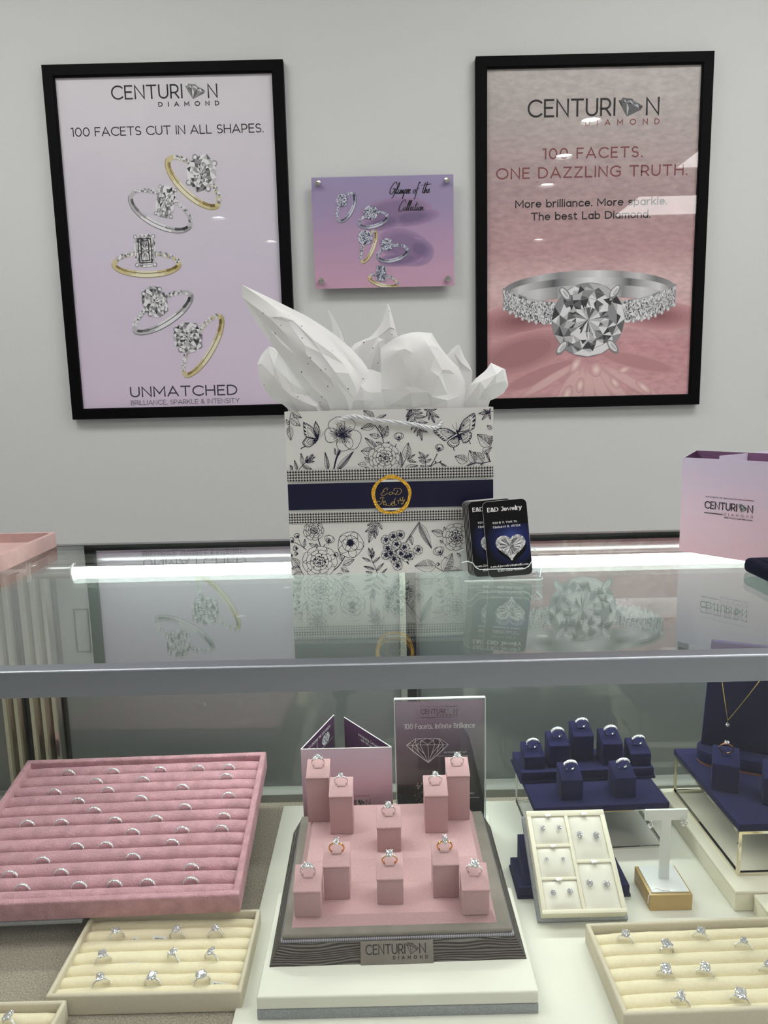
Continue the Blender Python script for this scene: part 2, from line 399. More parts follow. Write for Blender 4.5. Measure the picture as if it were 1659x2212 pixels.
# ------------------------------------------------------------------ single-line lettering
def A(cx, cy, ax, ay, a0, a1, n=12):
    return [(cx + ax * math.cos(R(a0 + (a1 - a0) * i / n)), cy + ay * math.sin(R(a0 + (a1 - a0) * i / n))) for i in range(n + 1)]
def EL(cx, cy, ax, ay): return ['c'] + A(cx, cy, ax, ay, 90, 450, 24)[:-1]
GL = {
 'A': (.80, [[(0, 0), (.40, 1), (.80, 0)], [(.14, .30), (.66, .30)]]),
 'B': (.56, [[(0, 0), (0, 1), (.28, 1)] + A(.28, .765, .22, .235, 90, -90) + [(0, .53)], [(.28, .53)] + A(.30, .265, .26, .265, 90, -90) + [(0, 0)]]),
 'C': (.78, [A(.47, .5, .47, .5, 46, 314, 20)]),
 'D': (.72, [['c', (0, 0), (0, 1), (.24, 1)] + A(.24, .5, .48, .5, 90, -90, 16)]),
 'E': (.52, [[(.52, 1), (0, 1), (0, 0), (.52, 0)], [(0, .52), (.45, .52)]]),
 'F': (.52, [[(.52, 1), (0, 1), (0, 0)], [(0, .5), (.44, .5)]]),
 'G': (.82, [A(.47, .5, .47, .5, 46, 318, 20) + [(.80, .46)], [(.80, .48), (.52, .48)]]),
 'H': (.68, [[(0, 0), (0, 1)], [(.68, 0), (.68, 1)], [(0, .52), (.68, .52)]]),
 'I': (.02, [[(.01, 0), (.01, 1)]]),
 'J': (.44, [[(.1, 1), (.44, 1), (.44, .26)] + A(.22, .26, .22, .26, 0, -140)]),
 'K': (.62, [[(0, 0), (0, 1)], [(.58, 1), (.02, .36)], [(.2, .56), (.62, 0)]]),
 'L': (.5, [[(0, 1), (0, 0), (.5, 0)]]),
 'M': (.84, [[(0, 0), (0, 1), (.42, .28), (.84, 1), (.84, 0)]]),
 'N': (.68, [[(0, 0), (0, 1), (.68, 0), (.68, 1)]]),
 'O': (.94, [EL(.47, .5, .47, .5)]),
 'P': (.56, [[(0, 0), (0, 1), (.28, 1)] + A(.28, .70, .28, .30, 90, -90) + [(0, .40)]]),
 'R': (.58, [[(0, 0), (0, 1), (.28, 1)] + A(.28, .70, .28, .30, 90, -90) + [(0, .40)], [(.30, .40), (.58, 0)]]),
 'S': (.54, [A(.27, .74, .25, .26, 38, 262, 14) + A(.27, .25, .27, .25, 84, -142, 14)]),
 'T': (.68, [[(0, 1), (.68, 1)], [(.34, 1), (.34, 0)]]),
 'U': (.66, [[(0, 1), (0, .34)] + A(.33, .34, .33, .34, 180, 360, 14) + [(.66, 1)]]),
 'V': (.76, [[(0, 1), (.38, 0), (.76, 1)]]),
 'W': (1.12, [[(0, 1), (.28, 0), (.56, 1), (.84, 0), (1.12, 1)]]),
 'Y': (.70, [[(0, 1), (.35, .42), (.70, 1)], [(.35, .42), (.35, 0)]]),
 'Z': (.62, [[(.02, 1), (.60, 1), (0, 0), (.62, 0)]]),
 '0': (.64, [EL(.32, .5, .32, .5)]), '1': (.22, [[(0, .96), (.2, 1), (.2, 0)]]),
 '2': (.54, [A(.26, .72, .25, .28, 155, -30) + [(0, 0), (.54, 0)]]),
 '3': (.52, [A(.25, .76, .23, .24, 150, -90), A(.25, .26, .26, .26, 90, -150)]),
 '4': (.58, [[(.42, 0), (.42, 1), (0, .28), (.58, .28)]]),
 '5': (.52, [[(.48, 1), (.08, 1), (.05, .54)] + A(.25, .31, .26, .31, 120, -145)]),
 '6': (.54, [EL(.27, .30, .27, .30), [(.46, 1), (.10, .56), (.01, .34)]]),
 '8': (.54, [EL(.27, .75, .22, .25), EL(.27, .26, .27, .26)]), '9': (.54, [EL(.27, .70, .27, .30), [(.08, 0), (.44, .44), (.53, .66)]]),
 'a': (.50, [EL(.25, .34, .25, .34), [(.50, .68), (.50, 0)]]),
 'b': (.52, [[(0, 1.04), (0, 0)], EL(.27, .34, .26, .34)]),
 'c': (.48, [A(.27, .34, .27, .34, 42, 318)]),
 'd': (.52, [EL(.25, .34, .25, .34), [(.51, 1.04), (.51, 0)]]),
 'e': (.52, [[(.02, .36), (.52, .36)] + A(.26, .34, .26, .34, 4, 318, 18)]),
 'f': (.32, [[(.12, 0), (.12, .8)] + A(.31, .80, .19, .22, 180, 80), [(0, .68), (.30, .68)]]),
 'g': (.52, [EL(.25, .36, .25, .32), [(.51, .68), (.51, 0)] + A(.26, -.02, .25, .23, 0, -145)]),
 'h': (.46, [[(0, 1.04), (0, 0)], [(0, .36)] + A(.23, .40, .23, .28, 180, 0) + [(.46, 0)]]),
 'i': (.02, [[(.01, .68), (.01, 0)], [(.01, .93), (.01, .95)]]),
 'j': (.14, [[(.13, .68), (.13, -.05)] + A(0, -.05, .13, .18, 0, -100), [(.13, .93), (.13, .95)]]),
 'k': (.46, [[(0, 1.04), (0, 0)], [(.42, .68), (.02, .25)], [(.16, .4), (.46, 0)]]),
 'l': (.02, [[(.01, 1.04), (.01, 0)]]),
 'm': (.78, [[(0, .68), (0, 0)], [(0, .36)] + A(.195, .42, .195, .26, 180, 0) + [(.39, 0)], [(.39, .36)] + A(.585, .42, .195, .26, 180, 0) + [(.78, 0)]]),
 'n': (.46, [[(0, .68), (0, 0)], [(0, .36)] + A(.23, .40, .23, .28, 180, 0) + [(.46, 0)]]),
 'o': (.54, [EL(.27, .34, .27, .34)]),
 'p': (.52, [[(0, .68), (0, -.26)], EL(.27, .34, .26, .34)]),
 'r': (.28, [[(0, .68), (0, 0)], [(0, .34)] + A(.27, .38, .27, .30, 180, 88)]),
 's': (.40, [A(.20, .51, .18, .17, 40, 262, 10) + A(.20, .17, .20, .17, 84, -142, 10)]),
 't': (.32, [[(.12, .92), (.12, .2)] + A(.29, .20, .17, .20, 180, 290), [(0, .68), (.30, .68)]]),
 'u': (.46, [[(0, .68), (0, .28)] + A(.23, .28, .23, .28, 180, 360) + [(.46, .68)], [(.46, .68), (.46, 0)]]),
 'w': (.80, [[(0, .68), (.2, 0), (.4, .68), (.6, 0), (.8, .68)]]),
 'y': (.52, [[(0, .68), (.26, 0)], [(.52, .68), (.20, -.16), (.04, -.24)]]),
 '.': (.02, [[(.01, 0), (.01, .02)]]), ',': (.04, [[(.03, .02), (0, -.14)]]), '-': (.3, [[(0, .36), (.3, .36)]]),
 '&': (.66, [[(.66, .0), (.15, .68)] + A(.28, .80, .15, .20, 215, -50) + [(.10, .42)] + A(.25, .24, .24, .24, 140, 290) + [(.46, .12), (.62, .44)]]),
 '?': (.44, [A(.22, .74, .22, .26, 160, -60) + [(.22, .38), (.22, .3)], [(.22, 0), (.22, .02)]]),
 '@': (.8, [EL(.4, .4, .17, .19), A(.4, .36, .40, .44, -40, 300, 20), [(.57, .55), (.58, .26), (.74, .26)]]),
 ' ': (.22, []),
}
def text(g, s_, x0, x1, zb, cap, wt=.12, mi=0, track=.16, lay=2, nib=None, slope=0.0):
    """one printed line: fitted between x0 and x1 on baseline zb with the given cap height"""
    tot = sum(GL[c][0] + wt for c in s_) + track * (len(s_) - 1)
    sx = (x1 - x0) / tot; cur = 0.0
    for c in s_:
        adv, strokes = GL[c]
        for st in strokes:
            cl = st[0] == 'c'; pts = st[1:] if cl else st
            P = []
            for px, py in pts:
                X = x0 + sx * (cur + wt / 2 + px); P.append((X, zb + cap * (wt / 2 + py * (1 - wt)) + slope * (X - x0)))
            g.stroke(P, wt * cap, mi, lay, cl, nib, square=True)
        cur += adv + wt + track
    return g
def logo_gem(g, x0, x1, z0, z1, mats, lay=3, line=None):
    """the tilted brilliant that stands for the O: pointed at the bottom, broad edge up on the left"""
    W, H = x1 - x0, z1 - z0
    q = lambda u, v: (x0 + u * W, z0 + v * H)
    out = [(0, .86), (.18, 1), (.55, .93), (1, .52), (.92, .34), (.36, 0)]
    mid = [(.12, .74), (.34, .72), (.60, .62), (.84, .43)]
    top = [(.26, .90), (.50, .86), (.78, .66)]
    tris = [(out[0], out[1], mid[0]), (out[1], top[0], mid[0]), (mid[0], top[0], mid[1]), (out[1], out[2], top[0]), (top[0], out[2], top[1]), (top[0], top[1], mid[1]),
            (mid[1], top[1], mid[2]), (out[2], top[2], top[1]), (top[1], top[2], mid[2]), (out[2], out[3], top[2]), (top[2], out[3], mid[3]), (top[2], mid[3], mid[2]),
            (out[3], out[4], mid[3]), (out[0], mid[0], out[5]), (mid[0], mid[1], out[5]), (mid[1], mid[2], out[5]), (mid[2], mid[3], out[5]), (mid[3], out[4], out[5])]
    r_ = random.Random(5)
    if line is None:
        for t in tris:
            a, b, c = t; cx = ((a[0] + b[0] + c[0]) / 3, (a[1] + b[1] + c[1]) / 3)
            for u, v in ((a, b), (b, c), (c, a)): g.flat([q(*u), q(*v), q(*cx)], mats[r_.randrange(len(mats))], lay)
    else:
        for t in tris: g.stroke([q(*p) for p in t], line, mats[0], lay, True)
def logo(g, xs, z0, cap, wt, mi_text, gem_m, mi_sub, sub, lay=2, line=None, slope=0.0):
    """xs = left of C, right of I, gem left, gem right, N left, N right; sub = (x0, x1, baseline, cap, wt)"""
    text(g, 'CENTURI', xs[0], xs[1], z0, cap, wt, mi_text, .13, lay, slope=slope)
    text(g, 'N', xs[4], xs[5], z0 + slope * (xs[4] - xs[0]), cap, wt, mi_text, .1, lay)
    logo_gem(g, xs[2], xs[3], z0 + slope * (xs[2] - xs[0]) - cap * .05, z0 + slope * (xs[2] - xs[0]) + cap * 1.05, gem_m, lay + 1, line)
    text(g, 'DIAMOND', sub[0], sub[1], sub[2], sub[3], sub[4], mi_sub, 1.0, lay, slope=slope)

# ------------------------------------------------------------------ printed ring pictures
def gem_print(g, cx, cz, a, b, ang, kind, base, lay, seed=1, dens=1.0):
    """mosaic of facets; materials base..base+4 run dark to light"""
    r_ = random.Random(seed); ca, sa = math.cos(ang), math.sin(ang)
    n = 16
    def rad(t):
        c, s_ = abs(math.cos(t)), abs(math.sin(t))
        if kind == 'rect': return min(1 / max(c, 1e-6), 1 / max(s_, 1e-6), 1.62 / (c + s_))
        if kind == 'marquise': return (-c + math.sqrt(c * c + 4 * s_ * s_)) / (2 * s_ * s_) if s_ > .02 else 1 / c
        return 1.0
    def pt(k, rr, off=0.0):
        t = 2 * PI * (k + off) / n
        r0 = rad(t) * rr
        u, v = a * r0 * math.cos(t), b * r0 * math.sin(t)
        return (cx + u * ca - v * sa, cz + u * sa + v * ca)
    rings = [(1.0, 0), (.80, .5), (.58, 0), (.36, .5), (.16, 0)]
    W = [1, 2, 3, 4, 6] if kind != 'rect' else [1, 2, 3, 3, 5]
    pick = lambda: base + r_.choices(range(5), W)[0]
    for (r1, o1), (r2, o2) in zip(rings[:-1], rings[1:]):
        for k in range(n):
            j = 0 if o1 == 0 else 1
            p0, p1 = pt(k, r1, o1), pt(k + 1, r1, o1); q0 = pt(k + (0 if o1 == 0 else 1), r2, o2); q1 = pt(k + (1 if o1 == 0 else 2), r2, o2)
            g.flat([p0, p1, q0], pick(), lay); g.flat([p1, q1, q0], pick(), lay)
    cpt = (cx, cz)
    for k in range(n): g.flat([pt(k, .16), pt(k + 1, .16), cpt], pick(), lay)
def ring_print(g, cx, cz, a, b, ang, thick, stone, metal, grey, lay=2, seed=3, pave=(20, 160), lift=.28):
    """tilted ring: outer ellipse (a, b); the near half is a smooth metal band, the far half carries small stones; stone=(kind, ox, oz, w, h, rot)"""
    r_ = random.Random(seed); ca, sa = math.cos(ang), math.sin(ang)
    q = lambda u, v: (cx + u * ca - v * sa, cz + u * sa + v * ca)
    n = 56
    def ring(o, i, sh, mats, l, t0=0, t1=360):
        for k in range(n):
            d0, d1 = t0 + (t1 - t0) * k / n, t0 + (t1 - t0) * (k + 1) / n
            A0, A1 = R(d0), R(d1)
            P = [q(o[0] * math.cos(A0), o[1] * math.sin(A0)), q(o[0] * math.cos(A1), o[1] * math.sin(A1)),
                 q(i[0] * math.cos(A1), sh + i[1] * math.sin(A1)), q(i[0] * math.cos(A0), sh + i[1] * math.sin(A0))]
            g.flat(P, mats[k * len(mats) // n], l)
    m = metal
    ring((a, b), (a - thick, b - thick * .8), 0, [m + 3], lay)
    ring((a - thick * .15, b - thick * .1), (a - thick * .5, b - thick * .55), 0, [m + 3, m + 3, m + 4, m + 4, m + 3, m + 2], lay + 1, 182, 358)
    ring((a - thick * .5, b - thick * .5), (a - thick, b - thick * 1.1), b * .05, [m + 1, m + 2, m + 3, m + 4, m + 4, m + 3, m + 1, m + 0, m + 2, m + 3, m + 1][:8], lay + 1, 190, 350)
    g.stroke([q((a - thick) * math.cos(R(t)), (b - thick * .8) * math.sin(R(t))) for t in range(185, 356, 6)], thick * .12, m + 0, lay + 2)
    g.stroke([q(a * math.cos(R(t)), b * math.sin(R(t))) for t in range(180, 361, 6)], thick * .10, m + 1, lay + 2)
    peri = 0
    t = pave[0]
    while t < pave[1]:
        x, z = q((a - thick * .45) * math.cos(R(t)), (b - thick * .3) * math.sin(R(t)))
        rr = thick * .52
        k0 = r_.randrange(6)
        for j in range(6):
            a0, a1 = j * PI / 3, (j + 1) * PI / 3
            g.flat([(x, z), (x + rr * math.cos(a0), z + rr * math.sin(a0)), (x + rr * math.cos(a1), z + rr * math.sin(a1))], grey + r_.choices(range(5), (0, 1, 3, 5, 6))[0], lay + 3)
        dx = math.hypot((a - thick) * math.sin(R(t)), (b - thick) * math.cos(R(t)))
        t += math.degrees(rr * 1.7 / max(dx, 1e-5))
    kind, ox, oz, sw, sh, rot = stone
    pf = 1.0 if kind == 'rect' else .76
    for ux in (-1, 1):
        for uz in (-1, 1):
            cx2, cz2 = ox + (ux * sw * .86 * pf) * math.cos(rot) - (uz * sh * .86 * pf) * math.sin(rot), oz + (ux * sw * .86 * pf) * math.sin(rot) + (uz * sh * .86 * pf) * math.cos(rot)
            rr = min(sw, sh) * .2
            g.flat([(cx2 + rr * math.cos(j * PI / 5), cz2 + rr * math.sin(j * PI / 5)) for j in range(10)], grey + 2, lay + 4)
            rr *= .6
            g.flat([(cx2 + rr * math.cos(j * PI / 5), cz2 + rr * math.sin(j * PI / 5)) for j in range(10)], grey + 4, lay + 7)
    gem_print(g, ox, oz, sw, sh, rot, kind, grey, lay + 5, seed + 7)
    if kind == 'rect' and sh > sw * 1.3 and lift == 0:
        for f in (.82, .6, .36):
            g.stroke([(ox + sx * sw * f, oz + sz * sh * (f * .5 + .42)) for sx, sz in ((-1, -1), (1, -1), (1, 1), (-1, 1))], sw * .10, grey + (0 if f < .7 else 3), lay + 6, True)

# ================================================================== THE SETTING
WY = 2.05                                   # display wall
struct(G().box(-3.4, 3.6, WY, WY + .12, 0, 2.7).build('wall_back', M['wall']))
struct(G().box(-3.52, -3.4, -4.4, WY, 0, 2.7).build('wall_left', M['wall']))
struct(G().box(3.6, 3.72, -4.4, WY, 0, 2.7).build('wall_right', M['wall']))
struct(G().box(-3.4, 3.6, -4.52, -4.4, 0, 2.7).build('wall_front', M['wall']))
struct(G().box(-3.4, 3.6, -4.4, WY, -.1, 0).build('floor', M['floor']))
struct(G().box(-3.4, 3.6, -4.4, WY, 2.7, 2.8).build('ceiling', M['ceiling']))
struct(G().box(-3.4, 3.6, WY - .014, WY, 0, .11, bev=.003).build('baseboard_back', M['white_plastic']))

def ceiling_panel(x0, x1, y0, y1, label):
    t = thing('ceiling_light_panel', label, 'ceiling light', ((x0 + x1) / 2, (y0 + y1) / 2, 2.67), group='ceiling light panels')
    hx, hy = (x1 - x0) / 2, (y1 - y0) / 2
    f = G()
    for a in ((-hx, hx, -hy, -hy + .02), (-hx, hx, hy - .02, hy), (-hx, -hx + .02, -hy, hy), (hx - .02, hx, -hy, hy)): f.box(a[0], a[1], a[2], a[3], 0, .03)
    f.build('panel_frame', M['white_plastic'], t)
    G().box(-hx + .018, hx - .018, -hy + .018, hy - .018, .006, .03).build('diffuser', M['panel'], t)
ceiling_panel(2.03, 3.25, -1.27, -.60, 'bright rectangular ceiling light panel reflected higher in the right poster')
ceiling_panel(2.03, 3.25, -2.62, -1.95, 'bright rectangular ceiling light panel reflected lower in the right poster')
ceiling_panel(-1.75, -.55, .55, 1.15, 'added unseen ceiling light panel above the left end of the counter')  # added out of view to brighten the display wall from above
ceiling_panel(.45, 1.65, .55, 1.15, 'added unseen ceiling light panel above the right end of the counter')  # second unseen panel, added for more light on wall and counter
ceiling_panel(-.48, .48, -.80, -.45, 'added unseen fill light panel in front of the middle of the counter')  # added fill light, unseen, for the fronts of bag, blocks and rail
def downlight(x, y, label):
    t = thing('downlight', label, 'ceiling light', (x, y, 2.66), group='recessed downlights')
    g = G(); n = 28
    g.lathe([(.074, .04), (.074, .006), (.070, 0), (.058, 0), (.055, .012), (.055, .04)], n)
    g.build('trim_ring', M['white_plastic'], t, 40)
    G().lathe([(.0545, .016), (.0545, .038)], n).build('lamp', M['spot'], t)
for x, y, l in ((1.20, -.30, 'downlight whose glint sits on the logo of the right poster'),
                (1.20, -.91, 'downlight whose glint sits on the number of the right poster'),
                (1.24, -1.56, 'downlight whose glint sits under the second headline of the right poster'),
                (1.59, -3.49, 'downlight whose glint is lowest in the right poster'),
                (-1.31, -2.30, 'downlight whose glint is near the gold ring at the top of the left poster'),
                (-1.02, -3.27, 'downlight whose glint is by the right edge of the left poster'),
                (-1.2, .5, 'downlight above the left end of the counter'),
                (.1, -1.1, 'downlight whose glint sits on the small acrylic print')):
    downlight(x, y, l)

# ================================================================== FRAMED POSTERS
def frame(name, label, X0, X1, Z0, Z1, fw):
    """black moulding against the wall; returns root with local origin at bottom centre on the wall"""
    cx = (X0 + X1) / 2
    t = thing(name, label, 'framed poster', (cx, WY, Z0))
    h = Z1 - Z0; wx = (X1 - X0) / 2
    prof = [(0, 0), (0, .022), (.002, .025), (fw - .003, .025), (fw, .022), (fw, .008), (fw - .004, .008), (fw - .004, 0)]   # (inset, out)
    g = G(); rows = []
    for sx, sz in ((-1, 0), (1, 0), (1, 1), (-1, 1)):
        rows.append([(sx * (wx - i), -o, (i if sz == 0 else h - i)) for i, o in prof])
    n = len(prof); vs = [p for r in rows for p in r]
    fs = [(a * n + k, a * n + (k + 1) % n, ((a + 1) % 4) * n + (k + 1) % n, ((a + 1) % 4) * n + k) for a in range(4) for k in range(n)]
    g.add(vs, fs).build('frame', M['black'], t)
    pr = G().box(-wx + .012, wx - .012, -.0135, -.0125, .012, h - .012)
    G().box(-wx + .010, wx - .010, -.012, -.004, .010, h - .010).build('backing_board', M['ink_grey'], t)
    gl = G().box(-wx + fw - .006, wx - fw + .006, -.020, -.018, fw - .006, h - fw + .006).build('glazing', M['glazing'], t)
    return t, pr, cx
class Print(G):
    """art drawn in wall coordinates (x, z), moved to the thing's own frame when built"""
    def __init__(s, cx, z0, y): super().__init__(); s.o = (cx, z0, y)
    def done(s, name, mats, parent):
        s.v = [(p[0] - s.o[0], p[1] + s.o[2], p[2] - s.o[1]) for p in s.v]
        return s.build(name, mats, parent)
INKS = [M['ink'], M['ink_grey'], M['ink_rose'], M['ink_white']]
RM = GOLD5 + G5                                # gold 0-4, grey 5-9

# --- left poster
X0, X1, Z0, Z1 = -.8475, -.2314, 1.1340, 2.0330
pl, sheet, pcx = frame('framed_poster', 'tall black framed lilac poster with five separate rings, left of the gift bag', X0, X1, Z0, Z1, .0295)
M['print_lilac'] = gradient('lilac_print', [(0, rgb(226, 210, 230)), (.3, rgb(218, 207, 226)), (.62, rgb(214, 208, 220)), (1, rgb(224, 220, 226))], .5, wave=.3)
ps = sheet.build('print_sheet', M['print_lilac'], pl)
def on(p, cx, z0): return Print(cx, z0, -.0136)
p = on(ps, pcx, Z0)
logo(p, (-.6775, -.4925, -.4862, -.4351, -.4285, -.4041), 1.9488, .0342, .115, 0, [], 0, (-.5581, -.4008, 1.9298, .0115, .22)) if False else None
text(p, 'CENTURI', -.6775, -.4935, 1.9488, .0345, .115, 0, .13)
text(p, 'N', -.4290, -.4035, 1.9478, .0345, .115, 0, .1)
text(p, 'DIAMOND', -.5581, -.4004, 1.9296, .0116, .2, 0, 1.05)
p.done('lettering', INKS, ps)
p = on(ps, pcx, Z0); logo_gem(p, -.4865, -.4350, 1.9460, 1.9838, [2, 1, 2, 3, 4, 2], 3); p.done('logo_gem', G5, ps)
p = on(ps, pcx, Z0); text(p, '100 FACETS CUT IN ALL SHAPES.', -.7894, -.2893, 1.8620, .0222, .115, 0, .10); p.done('headline', INKS, ps)
p = on(ps, pcx, Z0); text(p, 'UNMATCHED', -.6875, -.3930, 1.1908, .0285, .13, 1, .12); p.done('slogan', INKS, ps)
p = on(ps, pcx, Z0); text(p, 'BRILLIANCE, SPARKLE & INTENSITY', -.6872, -.3892, 1.1695, .0128, .10, 1, .12); p.done('slogan', INKS, ps)
for args in ((-.4800, 1.7430, .090, .040, R(-44), .0135, ('marquise', -.4565, 1.7660, .040, .050, R(-18)), 0, 4),
             (-.5706, 1.6740, .090, .044, R(-27), .0115, ('rect', -.5554, 1.6970, .024, .040, R(-14)), 5, 8),
             (-.6175, 1.5400, .0925, .034, R(-1), .0135, ('rect', -.6185, 1.5745, .028, .042, R(0)), 0, 15),
             (-.5835, 1.4140, .096, .036, R(30), .0135, ('oval', -.6020, 1.4430, .034, .042, R(14)), 5, 21),
             (-.4810, 1.3240, .098, .034, R(56), .0135, ('oval', -.5195, 1.3465, .040, .041, R(10)), 0, 33)):
    p = on(ps, pcx, Z0)
    cx, cz, a, b, ang, th, st, metal, seed = args
    ring_print(p, cx, cz, a, b, ang, th, st, metal, 5, 2, seed, (18, 165), 0 if seed == 15 else .2)
    p.done('printed_ring', RM, ps)

# --- right poster
X0, X1, Z0, Z1 = .2612, .8710, 1.1359, 2.0290
pr_, sheet, pcx = frame('framed_poster', 'tall black framed pink poster with one huge diamond ring, right of the gift bag', X0, X1, Z0, Z1, .0290)
M['print_rose'] = gradient('rose_sand_print', [(0, rgb(218, 168, 172)), (.16, rgb(206, 152, 158)), (.36, rgb(222, 190, 190)), (.46, rgb(190, 152, 155)), (.64, rgb(178, 152, 153)), (.84, rgb(186, 175, 172)), (1, rgb(196, 188, 185))], .5, (46, .13), wave=.10)
ps = sheet.build('print_sheet', M['print_rose'], pr_)
def mixc(a, b_, n): return [tuple(a[q] + (b_[q] - a[q]) * k / (n - 1) for q in range(3)) for k in range(n)]
NS = 9
SHD = [paper('rose_shadow_print', rgb(*v)) for v in mixc((210, 158, 162), (140, 88, 94), NS)] + [paper('rose_light_print', rgb(*v)) for v in mixc((212, 162, 165), (250, 228, 220), NS)]
p = on(ps, pcx, Z0)
def blob(g, cx, cz, a, b, ang, mi, lay, n=30):
    g.flat([(cx + a * math.cos(2 * PI * k / n) * math.cos(ang) - b * math.sin(2 * PI * k / n) * math.sin(ang), cz + a * math.cos(2 * PI * k / n) * math.sin(ang) + b * math.sin(2 * PI * k / n) * math.cos(ang)) for k in range(n)], mi, lay)
def soft(g, cx, cz, a, b, ang, base, lay, top=NS, n=40):
    for k in range(top): f = 1 - k / NS; blob(g, cx, cz, a * f, b * f, ang, base + k, lay + (k * 3) // NS, n)
def clipx(g, x0, x1):
    g.v = [(min(x1, max(x0, v[0])), v[1], max(1.161, v[2])) for v in g.v]
soft(p, .385, 1.372, .135, .046, R(7), 0, 1); soft(p, .745, 1.378, .135, .040, R(-6), 0, 1)
soft(p, .385, 1.285, .150, .055, R(16), 0, 1, 5); soft(p, .44, 1.225, .120, .022, R(20), 0, 2, 3); soft(p, .70, 1.255, .12, .020, R(-14), 0, 2, 3)
for a, ln, wd in ((-124, .15, .016), (-106, .14, .020), (-86, .15, .018), (-66, .16, .022), (-48, .20, .016), (-30, .24, .014), (-150, .2, .012)):
    d = Vector((math.cos(R(a)), math.sin(R(a)))); o = Vector((.564, 1.270)) + d * (ln * .62)
    soft(p, o.x, o.y, ln * .5, wd, R(a), NS, 3, 4)
for x, z, a, b, an in ((.532, 1.250, .026, .012, 60), (.588, 1.236, .016, .020, 0), (.510, 1.172, .026, .014, 70), (.664, 1.234, .018, .009, 20), (.545, 1.195, .012, .022, -10), (.64, 1.20, .02, .01, -50), (.72, 1.185, .03, .010, -40)):
    soft(p, x, z, a, b, R(an), NS, 5)
clipx(p, .2895, .8425)
p.done('printed_shadow', SHD, ps)
p = on(ps, pcx, Z0)
text(p, 'CENTURI', .3962, .6238, 1.8822, .0440, .115, 0, .13); text(p, 'N', .7025, .7378, 1.8815, .0440, .115, 0, .1)
p.done('lettering', INKS, ps)
p = on(ps, pcx, Z0); text(p, 'DIAMOND', .5458, .7394, 1.8595, .0145, .17, 2, 1.1); p.done('lettering', INKS, ps)
p = on(ps, pcx, Z0); logo_gem(p, .6305, .6948, 1.8795, 1.9262, [0, 1, 1, 2, 3, 1], 3); p.done('logo_gem', G5, ps)
p = on(ps, pcx, Z0); text(p, '100 FACETS.', .4362, .6980, 1.7796, .0275, .135, 2, .20); p.done('headline', INKS, ps)
p = on(ps, pcx, Z0); text(p, 'ONE DAZZLING TRUTH.', .3142, .8170, 1.7326, .0282, .135, 2, .17); p.done('headline', INKS, ps)
p = on(ps, pcx, Z0); text(p, 'More brilliance. More sparkle.', .3648, .7664, 1.6603, .0200, .155, 0, .08); p.done('caption', INKS, ps)
p = on(ps, pcx, Z0); text(p, 'The best Lab Diamond.', .4065, .7237, 1.6280, .0200, .155, 0, .08); p.done('caption', INKS, ps)
# the huge ring
p = on(ps, pcx, Z0)
def band_strip(g, outer, inner, mats, lay):
    n = len(outer)
    for k in range(n - 1): g.flat([outer[k], outer[k + 1], inner[k + 1], inner[k]], mats[k * len(mats) // (n - 1)], lay)
E_ = lambda cx, cz, a, b, t: (cx + a * math.cos(R(t)), cz + b * math.sin(R(t)))
ts = [180 - k * 180 / 60 for k in range(61)]
def strip(name, o, i_, stops, lay):
    q = on(ps, pcx, Z0); P0 = [E_(*o, t) for t in ts]; P1 = [E_(*i_, t) for t in ts]
    for k in range(60): q.flat([P0[k], P0[k + 1], P1[k + 1], P1[k]], 0, lay)
    q.done('printed_band', gradient(name, [(x, rgb(v, v, v + 3)) for x, v in stops], .5, axis=0), ps)
strip('band_outer_print', (.5655, 1.445, .234, .053), (.5655, 1.440, .222, .038), ((0, 150), (.10, 120), (.22, 205), (.32, 140), (.45, 190), (.55, 230), (.68, 150), (.78, 210), (.88, 120), (1, 165)), 2)
strip('band_middle_print', (.5655, 1.440, .222, .040), (.5655, 1.430, .198, .025), ((0, 120), (.08, 215), (.2, 170), (.28, 90), (.40, 180), (.5, 236), (.62, 210), (.74, 96), (.82, 180), (.92, 224), (1, 120)), 3)
strip('band_inner_print', (.5655, 1.432, .200, .028), (.5655, 1.414, .170, .014), ((0, 190), (.15, 215), (.28, 150), (.32, 205), (.5, 196), (.68, 205), (.72, 140), (.85, 220), (1, 190)), 4)
p.flat([E_(.5655, 1.4335, .23, .03, t) for t in range(0, 181, 6)], 3, 1)
r_ = random.Random(2)
for sgn in (-1, 1):
    o_ = [(.5655 + sgn * (.085 + .148 * f), 1.418 + .040 * f ** 1.8) for f in [k / 14 for k in range(15)]]; u_ = [(.5655 + sgn * (.085 + .146 * f), 1.361 + .040 * f ** 1.7) for f in [k / 14 for k in range(15)]]
    band_strip(p, o_, u_, [3, 2, 3, 3, 2, 3, 2], 5)
    for k in range(7):
        f = k / 6.0
        x = .5655 + sgn * (.104 + .118 * f ** .9); z = 1.389 + .036 * f ** 1.7
        ww, hh = .0185 * (1 - .55 * f), .030 - .004 * f
        gem_print(p, x, z, ww, hh, 0, 'oval', 0, 6, 40 + k + (10 if sgn > 0 else 0))
        for dz in (-1, 1):
            blob(p, x + sgn * ww * .9, z + dz * hh * .85, .0042, .006, 0, 3, 7, 12); blob(p, x + sgn * ww * .9, z + dz * hh * .85, .0022, .0036, 0, 4, 8, 10)
